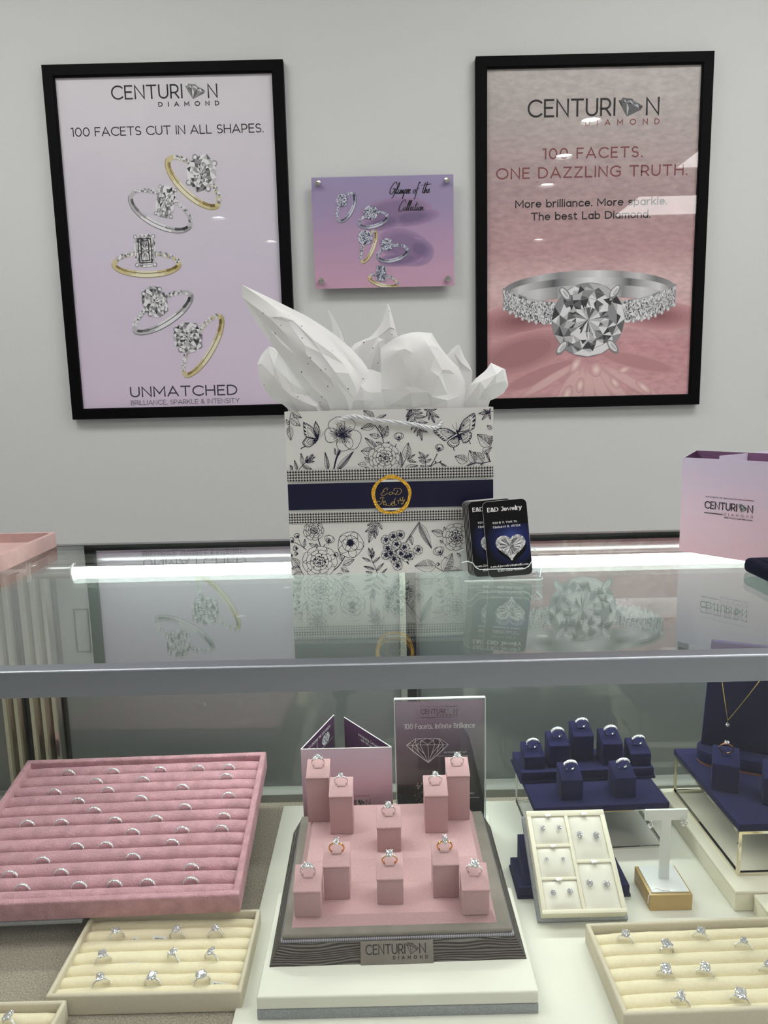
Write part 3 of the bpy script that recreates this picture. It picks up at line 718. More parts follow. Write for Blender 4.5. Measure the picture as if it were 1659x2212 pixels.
# round brilliant: table star, crown kites, girdle
cx, cz, rr = .5634, 1.3690, .0985
def star(n, r1, o1, r2, o2, lay, W):
    for k in range(n):
        a0, a1, am = 2 * PI * (k + o1) / n, 2 * PI * (k + 1 + o1) / n, 2 * PI * (k + .5 + o1) / n
        P0 = (cx + r1 * math.cos(a0), cz + r1 * math.sin(a0) * .98); P1 = (cx + r1 * math.cos(a1), cz + r1 * math.sin(a1) * .98)
        Q = (cx + r2 * math.cos(am), cz + r2 * math.sin(am)); Q0 = (cx + r2 * math.cos(am - 2 * PI / n), cz + r2 * math.sin(am - 2 * PI / n))
        g1 = r_.choices(range(5), W)[0]; g2 = r_.choices(range(5), W)[0]; g3 = r_.choices(range(5), W)[0]
        Mi = ((P0[0] + Q[0]) / 2, (P0[1] + Q[1]) / 2)
        p.flat([P0, P1, Q], g1, lay); p.flat([Q0, P0, Mi], g2, lay); p.flat([Q0, Mi, Q], g3, lay)
blob(p, cx, cz, rr * 1.0, rr * .99, 0, 2, 9, 48)
star(16, rr, 0, rr * .80, .5, 10, (2, 3, 3, 4, 4)); star(16, rr * .80, .5, rr * .58, 0, 10, (3, 3, 3, 4, 3)); star(16, rr * .58, 0, rr * .34, .5, 10, (1, 2, 3, 5, 5)); star(16, rr * .34, .5, rr * .02, 0, 10, (2, 2, 2, 5, 6))
for k in range(9):
    a = r_.uniform(0, 2 * PI); l0, l1 = rr * r_.uniform(.08, .25), rr * r_.uniform(.4, .62)
    p.flat([(cx + l0 * math.cos(a), cz + l0 * math.sin(a)), (cx + l1 * math.cos(a + .06), cz + l1 * math.sin(a + .06)), (cx + l1 * math.cos(a - .05), cz + l1 * math.sin(a - .05))], r_.choice((0, 1, 4, 4)), 11)
for k in range(9):
    a = r_.uniform(0, 2 * PI); d = rr * r_.uniform(.62, .95)
    p.flat([(cx + d * math.cos(a), cz + d * math.sin(a)), (cx + d * .8 * math.cos(a + .16), cz + d * .8 * math.sin(a + .16)), (cx + d * .86 * math.cos(a - .12), cz + d * .86 * math.sin(a - .12))], r_.choice((0, 0, 1)), 11)
for x, z, an in ((.500, 1.438, 38), (.634, 1.441, -38), (.494, 1.297, -40), (.632, 1.297, 40)):
    blob(p, x, z, .011, .022, R(an), 2, 12, 20); blob(p, x - .001, z + .001, .007, .017, R(an), 4, 13, 20); blob(p, x + .001, z, .003, .012, R(an), 3, 14, 16)
p.done('printed_ring', G5, ps)

# --- small acrylic print on stand-offs
X0, X1, Z0, Z1, QY = -.1688, .2008, 1.4640, 1.7440, 2.018
aq = thing('acrylic_print', 'small purple and pink acrylic print with handwritten title, between the two posters', 'wall print', ((X0 + X1) / 2, WY, Z0))
cx = (X0 + X1) / 2; hx = (X1 - X0) / 2; hz = Z1 - Z0
M['print_plum'] = gradient('plum_pink_print', [(0, rgb(206, 164, 188)), (.4, rgb(184, 152, 184)), (.75, rgb(160, 144, 182)), (1, rgb(158, 146, 186))], .5, wave=.25)
ps = G().box(-hx, hx, -.0285, -.0275, 0, hz).build('print_sheet', M['print_plum'], aq)
G().box(-hx, hx, -.0345, -.0300, 0, hz).build('acrylic_face', M['glazing'], aq)
pp = lambda: Print(cx, Z0, -.0287)
p = pp()
SH2 = [paper('plum_shadow_print', rgb(*v)) for v in mixc((164, 136, 172), (96, 80, 118), NS)]
for x, z, a, b_, an, top in ((.05, 1.655, .095, .036, 4, 4), (.09, 1.640, .075, .022, 6, 6), (.02, 1.63, .06, .020, 10, 6), (.075, 1.565, .075, .044, -20, 4), (.11, 1.56, .040, .028, -20, 6), (.06, 1.535, .06, .018, 4, 5)):
    soft(p, x, z, a, b_, R(an), 0, 1, top)
p.done('printed_shadow', SH2, ps)
DG = [paper('dark_silver_print_%s' % n, rgb(*v)) for n, v in (('a', (40, 40, 54)), ('b', (76, 76, 96)), ('c', (112, 114, 134)), ('d', (160, 164, 182)), ('e', (206, 210, 222)))]
for n_, args in enumerate(((-.0800, 1.6690, .042, .021, R(62), .0072, ('oval', -.0905, 1.6860, .015, .016, 0), 5),
             (-.0100, 1.6350, .042, .020, R(14), .0078, ('oval', -.0165, 1.6540, .019, .018, 0), 5),
             (-.0240, 1.5690, .046, .017, R(66), .0078, ('oval', -.0325, 1.5920, .019, .018, 0), 0),
             (.0390, 1.5500, .044, .022, R(12), .0078, ('oval', .0245, 1.5730, .016, .016, 0), 5),
             (.0130, 1.4810, .042, .017, R(-14), .0078, ('rect', .0075, 1.5000, .0135, .020, R(-3)), 0))):
    p = pp(); x, z, a, b, an, th, st, me = args
    ring_print(p, x, z, a, b, an, th, st, me, 5, 4, 50 + n_, (10, 170), .2)
    p.v = [(v[0], v[1], max(v[2], Z0 + .0005)) for v in p.v]
    p.done('printed_ring', GOLD5 + DG, ps)
def script(g, strokes, x, z, s_, wd, mi=0, lay=6, shear=.25, nib=.45):
    for st in strokes:
        c = cat_spline([(a, b, 0) for a, b in st], max(12, len(st) * 7))
        g.stroke([(x + (q.x + shear * q.y) * s_, z + q.y * s_) for q in c], wd, mi, lay, nib=nib)
GLIMPSE = [[(.9, 1.5), (.75, 1.9), (.4, 1.7), (.05, .8), (.1, .1), (.45, .1), (.75, .6), (.8, .85), (.45, .8), (.8, .85), (.85, .3), (.7, -.5), (.4, -.6)],
           [(.95, .1), (1.3, 1.2), (1.35, 1.8), (1.15, 1.5), (1.08, .5), (1.15, .1), (1.35, .3)], [(1.45, .7), (1.4, .15), (1.55, .1), (1.7, .4)], [(1.52, 1.0), (1.54, 1.05)],
           [(1.75, .7), (1.72, .05), (1.95, .65), (1.98, .05), (2.2, .65), (2.22, .1), (2.4, .3)], [(2.5, .75), (2.35, -.8), (2.5, .6), (2.75, .65), (2.7, .15), (2.5, .15)],
           [(2.8, .1), (3.0, .75), (3.05, .15), (2.85, .08)], [(3.1, .3), (3.35, .5), (3.3, .72), (3.15, .4), (3.25, .08), (3.5, .25)],
           [(4.15, .65), (3.9, .5), (3.95, .1), (4.2, .15), (4.25, .6), (4.1, .65)], [(4.75, 1.6), (4.6, 1.8), (4.5, 1.0), (4.4, -.6), (4.3, -.9)], [(4.3, .75), (4.8, .85)],
           [(5.6, 1.7), (5.45, .3), (5.55, .1), (5.7, .3)], [(5.0, 1.25), (6.6, 1.5)], [(5.95, 1.8), (5.75, .05), (5.95, .6), (6.1, .6), (6.1, .1), (6.25, .25)], [(6.3, .3), (6.5, .5), (6.45, .72), (6.32, .4), (6.4, .08), (6.65, .3)]]
COLL = [[(.9, 1.5), (.75, 1.9), (.4, 1.7), (.05, .8), (.1, .1), (.4, 0), (.8, .4)], [(1.1, .65), (.88, .5), (.92, .1), (1.15, .15), (1.2, .6), (1.05, .65)],
        [(1.3, .1), (1.65, 1.5), (1.6, 1.8), (1.45, 1.3), (1.4, .3), (1.55, .1)], [(1.6, .1), (1.95, 1.5), (1.9, 1.8), (1.75, 1.3), (1.7, .3), (1.85, .1)],
        [(1.95, .3), (2.2, .5), (2.15, .72), (2.0, .4), (2.1, .08), (2.3, .25)], [(2.65, .62), (2.45, .6), (2.4, .15), (2.6, .1), (2.75, .3)], [(2.95, 1.5), (2.8, .3), (2.9, .1), (3.05, .3)], [(2.65, 1.0), (3.3, 1.1)],
        [(3.2, .7), (3.15, .15), (3.25, .1), (3.4, .4)], [(3.28, 1.0), (3.3, 1.05)], [(3.65, .65), (3.45, .5), (3.5, .1), (3.7, .15), (3.75, .6), (3.6, .65)], [(3.9, .7), (3.85, .05), (4.1, .6), (4.2, .5), (4.2, .1), (4.5, .3)]]
p = pp(); script(p, GLIMPSE, .0330, 1.6985, .0158, .0024); script(p, COLL, .0560, 1.6555, .0150, .0024); p.done('handwritten_title', INKS, ps)
for x, z in ((-.1519, 1.7279), (.1838, 1.7277), (-.1515, 1.4830), (.1838, 1.4814)):
    g = G(); m_ = T(x - cx, 0, z - Z0) @ rx(R(90))
    g.lathe([(.005, 0), (.005, .0272)], 16, mx=m_)
    g.lathe([(.0072, .0347), (.0078, .0355), (.0078, .0405), (.0070, .0415), (.003, .0418)], 20, mx=m_)
    g.build('stand_off_bolt', M['chrome'], aq, 40)

# ================================================================== THE DISPLAY CASE
GZ = .965; DZ = .55; CX0, CX1 = -.98, .98; FY, BY = .566, 1.105
case = thing('display_case', 'long glass jewellery display case with brushed steel front rail and lit interior', 'display case', (0, .84, 0))
def cp(g, name, m, parent=None, smooth=0):
    """case parts are drawn in world coordinates and moved into the case's own frame"""
    par = parent or case
    off = Vector((0, .84, 0))
    g.v = [(p[0] - off.x, p[1] - off.y, p[2] - off.z) for p in g.v]
    return g.build(name, m, par, smooth)
cp(G().box(CX0, CX1, FY + .0155, BY - .016, GZ - .0035, GZ), 'glass_top', M['glass'])
# steel rail: flat top lip, rounded nose, plain face
nose = [(FY + .0022 - .0022 * math.cos(R(a)), GZ - .0022 + .0022 * math.sin(R(a))) for a in range(0, 91, 15)]
cp(G().extr_x([(FY, GZ - .0225), (FY + .012, GZ - .0225), (FY + .012, GZ - .0112), (FY + .0154, GZ - .0112), (FY + .0154, GZ)] + nose[::-1], CX0, CX1), 'steel_rail', M['steel'], None, 50)
cp(G().box(CX0, CX1, FY + .004, FY + .010, DZ - .02, GZ - .0226), 'glass_front', M['front_glass'])
# rail along the staff side
cp(G().box(CX0, CX1, BY - .0155, BY - .011, GZ - .012, GZ), 'rubber_seal', M['seal'])
cp(G().box(CX0, CX1, BY - .011, BY + .004, GZ - .035, GZ, bev=.0015), 'aluminium_rail', M['rail'], None, 30)
cp(G().box(CX0, CX1, BY - .030, BY - .016, GZ - .024, GZ - .0102, bev=.002), 'aluminium_rail', M['rail'], None, 30)
# sliding doors
for x0, x1, y, nm in ((-.505, .029, 1.090, 'left'), (.022, .97, 1.097, 'right')):
    d = cp(G().box(x0, x1, y, y + .005, DZ + .017, GZ - .03), 'sliding_door', M['door'])
    if nm == 'left':
        g = G()
        for a in ((-.4804, -.4784, .797, .867), (-.4594, -.4574, .797, .867), (-.4804, -.4574, .865, .867), (-.4804, -.4574, .797, .799)):
            g.box(a[0], a[1], y - .0012, y, a[2], a[3])
        cp(g, 'finger_pull', M['seal'], d)
    else:
        g = G()
cp(G().box(.0205, .0300, 1.0865, 1.0898, DZ + .017, GZ - .03, bev=.0008), 'door_edge_strip', M['track'])
cp(G().box(.0305, .0440, 1.0900, 1.0925, DZ + .017, GZ - .03), 'door_brush_seal', M['seal'])
cp(G().box(.0450, .0520, 1.0890, 1.0960, DZ + .017, GZ - .03, bev=.001), 'door_edge_strip', M['rail'])
cp(G().box(-.97, -.604, 1.097, 1.102, DZ + .017, GZ - .03), 'sliding_door', M['door'])
# track the doors run in
tk = G().extr_x([(1.070, DZ), (1.070, DZ + .013), (1.074, DZ + .017), (1.083, DZ + .0185), (1.087, DZ + .0165), (1.104, DZ + .0165), (1.104, DZ)], CX0, CX1)
cp(tk, 'door_track', M['track'], None, 40)
# fluted corner posts
for x0, x1 in ((-.600, -.5655), (-.558, -.5065)):
    g = G(); n = 2 if x1 < -.56 else 3; prof = []
    wd = (x1 - x0) / n
    pts = [(x0, 1.10)]
    for k in range(n):
        a = x0 + k * wd
        pts += [(a + wd * .06, 1.080), (a + wd * .28, 1.0725), (a + wd * .60, 1.0725), (a + wd * .84, 1.080), (a + wd * .90, 1.090)]
    pts += [(x1, 1.10)]
    g.prism(pts, DZ, GZ - .0405)
    cp(g, 'post', M['post'], None, 30)
    cp(G().box(x1, x1 + .0035, 1.086, 1.10, DZ, GZ - .0405), 'post_seal', M['seal'])
# light bar under the glass
lb = cp(G().tube([(-.505, 1.030, .9395), (.93, 1.030, .9395)], .0095, 20), 'light_bar', M['rail'], None, 40)
g = G(); rows = []
for x in (-.4465, .90):
    rows.append([(x, 1.030 + .0104 * math.cos(R(a)), .9395 + .0104 * math.sin(R(a))) for a in range(130, 341, 15)])
g.grid(rows); ix = [(p[0], 1.030 + (p[1] - 1.030) * .93, .9395 + (p[2] - .9395) * .93) for r in rows for p in r]
g.grid([ix[:len(rows[0])], ix[len(rows[0]):]])
cp(g, 'led_diffuser', M['led'], lb, 40)
g = G(); g.tube([(-.4475, 1.030 + .0112 * math.cos(R(a)), .9395 + .0112 * math.sin(R(a))) for a in range(60, 341, 10)], .0016, 8)
cp(g, 'end_clip', M['white_plastic'], lb, 50)
g = G(); g.box(-.512, -.505, 1.022, 1.088, .930, .9545, bev=.002); g.tube([(-.509, 1.024, .928), (-.509, 1.024, .956)], .004, 10)
cp(g, 'bracket', M['chrome'], lb, 40)
# deck and plinth
cp(G().box(CX0, CX1, FY + .012, BY, DZ - .02, DZ), 'deck', M['deck'])
cp(G().box(CX0, CX1, FY, BY, .08, DZ - .02, bev=.002), 'plinth', M['white_plastic'])
cp(G().box(CX0 + .02, CX1 - .02, FY + .05, BY - .03, 0, .08), 'kick_base', M['seal'])
for x in (CX0, CX1 - .012):
    cp(G().box(x, x + .012, FY + .012, BY - .032, DZ, GZ - .0405), 'end_panel', M['white_plastic'])

# ================================================================== ON THE GLASS
# --- gift bag
BX0, BX1, BFY, BBY, BZ1 = -.1145, .1315, .871, .968, 1.1626
bag = thing('gift_bag', 'white paper gift bag printed with navy flowers and butterflies, standing on the counter', 'gift bag', ((BX0 + BX1) / 2, (BFY + BBY) / 2, GZ))
bcx, bcy = (BX0 + BX1) / 2, (BFY + BBY) / 2
hx, hy, hz = (BX1 - BX0) / 2, (BBY - BFY) / 2, BZ1 - GZ
g = G(); tk_ = .0008
prof = [(-hx, -hy), (hx, -hy), (hx, -hy * .08), (hx - .006, 0), (hx, hy * .08), (hx, hy), (-hx, hy), (-hx, hy * .08), (-hx + .006, 0), (-hx, -hy * .08)]
n = len(prof); inn = [(x - math.copysign(tk_, x), y - (math.copysign(tk_, y) if abs(y) > hy * .5 else 0)) for x, y in prof]
vs = [(x, y, 0) for x, y in prof] + [(x, y, hz) for x, y in prof] + [(x, y, tk_) for x, y in inn] + [(x, y, hz) for x, y in inn]
fs = []
for k in range(n):
    j = (k + 1) % n
    fs += [(k, j, n + j, n + k), (2 * n + j, 2 * n + k, 3 * n + k, 3 * n + j), (n + k, n + j, 3 * n + j, 3 * n + k)]
fs += [tuple(range(n))[::-1], tuple(range(2 * n, 3 * n))]
g.add(vs, fs); g.build('bag_body', M['bag'], bag)
body = bag.children[0]
class BagArt(G):
    """drawn on the 440 x 350 layout of the bag front"""
    def done(s, name, mats):
        s.v = [(p[0] - bcx, p[1] - hy, p[2] - GZ) for p in s.v]
        lo, hi = -hx + .0004, hx - .0004
        s.v = [(min(hi, max(lo, v[0])), v[1], min(hz - .0003, max(.0003, v[2]))) for v in s.v]
        return s.build(name, mats, body)
def bp(x, y): return (-.1119 + .000545 * (x - 619) - .0000241 * (y - 890), 1.1623 - .000013 * (x - 619) - .0005586 * (y - 890))
PX = .00055
ba = BagArt(); LW = .95 * PX
rb = random.Random(4)
def bst(pts, wd=1.0, closed=False, lay=2): ba.stroke([bp(*p) for p in pts], LW * wd, 0, lay, closed)
def curve(pts, n=None):
    return [(q.x, q.y) for q in cat_spline([(a, b, 0) for a, b in pts], n or max(8, len(pts) * 5))]
def bleaf(x0, y0, x1, y1, wf=.36, dark=.4, veins=True, lay=2):
    """leaf from stalk to tip; half of it hatched"""
    dx, dy = x1 - x0, y1 - y0; L = math.hypot(dx, dy); ux, uy = dx / L, dy / L; nx, ny = -uy, ux
    f = lambda t: L * wf * math.sin(PI * min(1, t) ** .8) * (1 - .25 * t)
    side = lambda s_: [(x0 + dx * t + nx * f(t) * s_, y0 + dy * t + ny * f(t) * s_) for t in [k / 12 for k in range(13)]]
    a, b = side(1), side(-1)
    ba.flat([bp(*p) for p in a + b[::-1][1:-1]], 1, lay - 1)
    bst(a, .9, lay=lay); bst(b, .9, lay=lay); bst([(x0, y0), (x1, y1)], .8, lay=lay)
    if veins:
        m = max(3, int(L / 3.2))
        for k in range(1, m):
            t = k / m
            for s_ in (1, -1):
                t2 = min(1, t + .13); ln = f(t2) * (.85 if s_ > 0 else .6)
                wd = 1.5 if (s_ > 0 and rb.random() < dark + .3) else .6
                bst([(x0 + dx * t, y0 + dy * t), (x0 + dx * t2 + nx * ln * s_, y0 + dy * t2 + ny * ln * s_)], wd * .8, lay=lay)
def bpetal(x, y, r, a, wd=.9, asp=.75, lay=2, hatch=4):
    """petal with its root at (x, y), pointing along a (degrees, image axes)"""
    ca, sa = math.cos(R(a)), math.sin(R(a))
    P = []
    for k in range(17):
        t = k / 16 * PI; u = r * (1 - math.cos(t)) / 2 * 1.0; 
        v = r * asp * .62 * math.sin(t) ** .8 * (.6 + .5 * k / 16)
        P.append((u, v))
    wob = rb.uniform(.92, 1.08)
    o = [(x + (u * ca - v * sa) * wob, y + (u * sa + v * ca) * wob) for u, v in P] + [(x + (u * ca + v * sa) * wob, y + (u * sa - v * ca) * wob) for u, v in P[::-1][1:-1]]
    ba.flat([bp(*p) for p in o], 1, lay); bst(o, wd, True, lay + 1)
    hatch = max(2, min(hatch + 2, int(r * .8)))
    for k in range(hatch):
        b = (k - (hatch - 1) / 2) * .22; l0, l1 = rb.uniform(.06, .15), rb.uniform(.35, .62)
        bst([(x + r * l0 * math.cos(R(a) + b), y + r * l0 * math.sin(R(a) + b)), (x + r * l1 * math.cos(R(a) + b), y + r * l1 * math.sin(R(a) + b))], 1.15, lay=lay + 1)
def bpeony(x, y, r, lay=3, flat=1.0, dark=.0):
    for ring, (n, rr, off) in enumerate(((9, 1.0, 0), (8, .76, 20), (7, .54, 5), (5, .34, 30))):
        for k in range(n):
            a = off + 360 * k / n
            d = rr * r * .46
            bpetal(x + d * math.cos(R(a)), y + d * math.sin(R(a)) * flat, rr * r * .55, a + rb.uniform(-8, 8), .9, 1.15, lay + ring * 2, 4 + (3 if dark else 0))
    for k in range(5): bpetal(x + rb.uniform(-.08, .08) * r, y + rb.uniform(-.06, .06) * r, r * .2, 72 * k, .8, 1.2, lay + 9, 2)
def brose(x, y, r, lay=3):
    for k in range(5): bpetal(x, y, r, 40 + 72 * k, 1.0, 1.35, lay, 8)
    for k in range(5): bpetal(x, y - r * .15, r * .62, 10 + 72 * k, 1.0, 1.3, lay + 2, 6)
    c = curve([(x + r * .34 * math.cos(R(a)) * (1 - a / 900), y - r * .2 + r * .30 * math.sin(R(a)) * (1 - a / 900)) for a in range(0, 720, 40)], 70); bst(c, 1.1, lay=lay + 5)
def bbud(x, y, r, a, lay=3):
    for d in (-32, 32, 0): bpetal(x - r * .5 * math.cos(R(a)), y - r * .5 * math.sin(R(a)), r * 1.35, a + d * .8, 1.0, .85, lay + (2 if d == 0 else 0), 4)
    for d in (-70, -150, 70, 150): bst([(x - r * .5 * math.cos(R(a)), y - r * .5 * math.sin(R(a))), (x - r * .5 * math.cos(R(a)) + r * .5 * math.cos(R(a + d)), y - r * .5 * math.sin(R(a)) + r * .5 * math.sin(R(a + d)))], 1.2, lay=lay + 3)
def bsmall(x, y, r, lay=4):
    for k in range(5): bpetal(x, y, r, 18 + 72 * k + rb.uniform(-9, 9), .9, 1.1, lay, 3)
def off(x0, y0, s_): return lambda *p: [(x0 + a / s_, y0 + b / s_) for a, b in p]
c1, c2, c3, c4 = off(600, 870, 6.381), off(840, 870, 6.9125), off(610, 1050, 6.636), off(820, 1080, 4.608)
def stem(c, *p, wd=1.3): bst(curve(c(*p)), wd)
def leaf(c, x0, y0, x1, y1, wf=.36, dark=.4):
    (a, b) = c((x0, y0), (x1, y1)); bleaf(a[0], a[1], b[0], b[1], wf, dark)
def fl(fn, c, x, y, r, *k): (a,) = c((x, y)); s_ = {c1: 6.381, c2: 6.9125, c3: 6.636, c4: 4.608}[c]; fn(a[0], a[1], r / s_, *k)
# upper band, left third
stem(c1, (188, 130), (170, 200), (160, 320)); leaf(c1, 200, 140, 330, 205, .3, .2); leaf(c1, 185, 215, 312, 315, .32, .2); leaf(c1, 160, 315, 182, 508, .24, .2); leaf(c1, 150, 300, 118, 225, .3, .2)
stem(c1, (285, 915), (350, 840), (500, 705)); leaf(c1, 350, 840, 320, 678, .16); leaf(c1, 340, 850, 478, 900, .17)
for q in ((490, 690), (522, 728), (512, 792), (430, 812), (410, 715)): leaf(c1, 385, 800, q[0], q[1], .15)
leaf(c1, 270, 915, 230, 770, .14); leaf(c1, 195, 915, 175, 840, .2); stem(c1, (205, 915), (200, 860), (165, 850))
# iris
for a in ((845, 420, 205, 172), (900, 440, 260, 22), (880, 400, 220, 238), (900, 400, 230, 298), (885, 430, 215, 70)):
    (q,) = c1((a[0], a[1])); bpetal(q[0], q[1], a[2] / 6.381, a[3], 1.0, .95, 3, 7)
(q,) = c1((890, 425))
for k in range(16): bst([q, (q[0] + rb.uniform(6, 11) * math.cos(k * PI / 8), q[1] + rb.uniform(6, 11) * math.sin(k * PI / 8))], 1.5, lay=6)
for d in (-18, 0, 14, 26): stem(c1, (860 + d, 560), (850 + d * .8, 640), (810 + d * .4, 760), (775 + d * .3, 915), wd=1.0)
leaf(c1, 700, 915, 655, 662, .13, .9); leaf(c1, 820, 915, 1052, 655, .12, .9); leaf(c1, 830, 720, 880, 570, .14, .9); leaf(c1, 800, 700, 790, 610, .16)
# butterfly from the side
def wing(c, out, roots, body, wd=1.0):
    o = c(*out); cu = curve(o + [o[0]], 40); ba.flat([bp(*p) for p in cu], 1, 2); bst(cu, 1.3, True, 3)
    (bx,) = c(body)
    for i, p in enumerate(cu[2:-2:3]):
        f = .30; m = (p[0] + (bx[0] - p[0]) * f, p[1] + (bx[1] - p[1]) * f)
        bst([bx, m], .8, lay=3); 
    inner = [(p[0] + (bx[0] - p[0]) * .16, p[1] + (bx[1] - p[1]) * .16) for p in cu]
    for k in range(len(cu) - 1):
        if k % 2 == 0: ba.flat([bp(*q) for q in (cu[k], cu[k + 1], inner[k + 1], inner[k])], 0, 3)
    bst([(p[0] + (bx[0] - p[0]) * .3, p[1] + (bx[1] - p[1]) * .3) for p in cu], .9, True, 3)
wing(c1, [(355, 262), (440, 305), (495, 360), (545, 485), (420, 465), (370, 420)], 0, (545, 490)); wing(c1, [(520, 250), (575, 350), (552, 480), (500, 360)], 0, (550, 485))
wing(c1, [(395, 468), (530, 505), (470, 580), (400, 595), (345, 540)], 0, (530, 500))
stem(c1, (560, 480), (512, 545), wd=3.2); stem(c1, (560, 475), (610, 440), (632, 390), wd=.7); stem(c1, (555, 470), (590, 410), (596, 365), wd=.7); stem(c1, (380, 590), (340, 605), (318, 625), wd=2.0)
# rose branch and peony
stem(c1, (1340, 300), (1400, 380), (1450, 470), (1470, 585), wd=1.8)
leaf(c1, 1325, 225, 1180, 105, .34, .7); leaf(c1, 1335, 310, 1145, 350, .26, .8); leaf(c1, 1460, 465, 1400, 300, .34, .7); leaf(c1, 1465, 465, 1520, 310, .34, .8); leaf(c1, 1405, 465, 1270, 425, .26); leaf(c1, 1350, 232, 1500, 160, .16, .9); leaf(c1, 1450, 560, 1360, 530, .2); leaf(c1, 1475, 580, 1550, 525, .2)
leaf(c1, 1330, 665, 1152, 650, .36, .7); leaf(c1, 1375, 620, 1205, 470, .2, .9); leaf(c1, 1230, 830, 1115, 832, .3, .1); leaf(c1, 1290, 805, 1205, 730, .28, .1); leaf(c1, 1280, 900, 1215, 870, .3)
fl(bpeony, c1, 1480, 745, 215, 3, .8)
fl(bbud, c2, 155, 500, 70, -90); stem(c2, (120, 600), (95, 680), wd=1.4)
for q in ((255, 210), (270, 255)): leaf(c2, 335, 110, q[0], q[1], .2, .6)
stem(c2, (330, 90), (385, 220), (470, 390), wd=1.0); stem(c2, (570, 90), (630, 180), (690, 295), wd=.8)
for x, y, u, v in ((360, 155, 510, 150), (385, 215, 555, 205), (430, 290, 590, 290), (470, 385, 585, 430), (478, 395, 505, 555), (465, 385, 425, 495), (440, 340, 380, 440), (410, 290, 332, 400), (390, 235, 285, 345), (360, 165, 265, 275), (335, 100, 255, 100), (340, 100, 480, 98),
                   (580, 110, 715, 95), (600, 140, 755, 218), (640, 200, 690, 300), (610, 160, 600, 255), (570, 110, 520, 100), (580, 120, 560, 205)):
    leaf(c2, x, y, u, v, .17, .6)
leaf(c2, 272, 815, 300, 582, .3, .7); stem(c2, (205, 965), (240, 880), (272, 815)); leaf(c2, 290, 830, 430, 872, .17, .8); leaf(c2, 300, 820, 412, 752, .12); leaf(c2, 260, 960, 455, 915, .2, .6); leaf(c2, 205, 955, 188, 715, .14, .7)
stem(c2, (572, 965), (566, 860), (556, 800)); 
for u, v in ((460, 715), (612, 752)): leaf(c2, 556, 805, u, v, .22, .9)
leaf(c2, 562, 815, 455, 800, .22, .7); leaf(c2, 566, 875, 470, 845, .22, .7); leaf(c2, 568, 870, 655, 822, .24, .4); leaf(c2, 570, 950, 488, 918, .22); leaf(c2, 572, 950, 660, 915, .2)
stem(c2, (625, 960), (690, 850), (742, 742), wd=1.7); fl(bbud, c2, 768, 660, 62, -72)
stem(c2, (640, 940), (720, 885), (800, 880), (905, 950)); leaf(c2, 720, 885, 720, 845, .25); leaf(c2, 780, 880, 805, 845, .25); leaf(c2, 800, 890, 905, 945, .16)
# open butterfly
wing(c2, [(1042, 425), (1090, 300), (1160, 220), (1282, 162), (1280, 360), (1200, 405)], 0, (1045, 430)); wing(c2, [(1015, 445), (900, 385), (800, 370), (676, 410), (770, 500), (850, 555), (920, 500)], 0, (1020, 445))
wing(c2, [(1075, 450), (1210, 420), (1250, 480), (1205, 560), (1130, 585), (1100, 520)], 0, (1060, 460)); wing(c2, [(1025, 475), (900, 560), (905, 615), (980, 650), (1060, 605), (1055, 530)], 0, (1040, 475))
stem(c2, (1022, 400), (1050, 470), (1078, 545), wd=4.2); stem(c2, (1020, 400), (975, 365), (950, 315), wd=.7); stem(c2, (1025, 395), (1022, 340), (1005, 290), wd=.7); stem(c2, (985, 650), (985, 670), (1000, 702), wd=1.6); stem(c2, (1205, 560), (1225, 575), (1235, 605), wd=1.6)
for x, y in ((1122, 328), (895, 425), (985, 525), (1130, 465)): (q,) = c2((x, y)); blob(ba, *bp(*q), 1.7 * PX, 1.7 * PX, 0, 0, 5, 12)
# right-hand branch
stem(c2, (1160, 935), (1310, 882), (1440, 880), (1558, 850), wd=1.8)
for x, y, u, v, wf in ((1195, 862, 1008, 778, .36), (1312, 880, 1222, 690, .34), (1440, 872, 1290, 715, .40), (1545, 625, 1330, 460, .36), (1420, 725, 1558, 650, .36), (1310, 885, 1165, 945, .2), (1520, 600, 1555, 480, .3), (1480, 720, 1540, 860, .12), (1440, 885, 1380, 940, .2), (1545, 380, 1475, 330, .34)):
    leaf(c2, x, y, u, v, wf, .6)
stem(c2, (1558, 120), (1450, 160), (1390, 180))
for u, v in ((1338, 160), (1390, 252), (1520, 250), (1408, 100), (1510, 78)): leaf(c2, 1500, 135, u, v, .17, .5)
# lower band
for x, y, u, v in ((1400, 515, 1240, 545), (1400, 560, 1210, 640), (1330, 600, 1270, 800), (1340, 620, 1370, 740), (1370, 580, 1395, 695), (1410, 515, 1465, 605)): leaf(c3, x, y, u, v, .24, .6)
stem(c3, (1420, 500), (1360, 570), (1280, 690), wd=1.0)
stem(c3, (1408, 1258), (1370, 1160), (1320, 1060), (1300, 980))
for x, y, u, v, wf in ((1302, 1072, 1172, 1015, .14), (1335, 1095, 1442, 1005, .14), (1365, 1192, 1200, 1145, .13), (1388, 1212, 1500, 1095, .13), (1468, 1252, 1552, 1175, .12), (1310, 1020, 1268, 872, .2), (1315, 1020, 1322, 872, .2), (1318, 1030, 1355, 925, .2), (1330, 1240, 1230, 1222, .16)): leaf(c3, x, y, u, v, wf, .6)
stem(c3, (520, 740), (550, 820), (560, 880), wd=1.9); stem(c3, (630, 820), (600, 860), (590, 895), wd=1.6); stem(c3, (940, 960), (880, 1070), (810, 1160), (690, 1255), wd=2.0)
stem(c3, (120, 770), (250, 830), (350, 900)); stem(c3, (235, 740), (270, 820), (330, 880), wd=1.0)
fl(bpeony, c3, 460, 620, 150, 3, .85, 1); fl(bbud, c3, 690, 755, 78, -70); fl(brose, c3, 1000, 830, 185, 3)
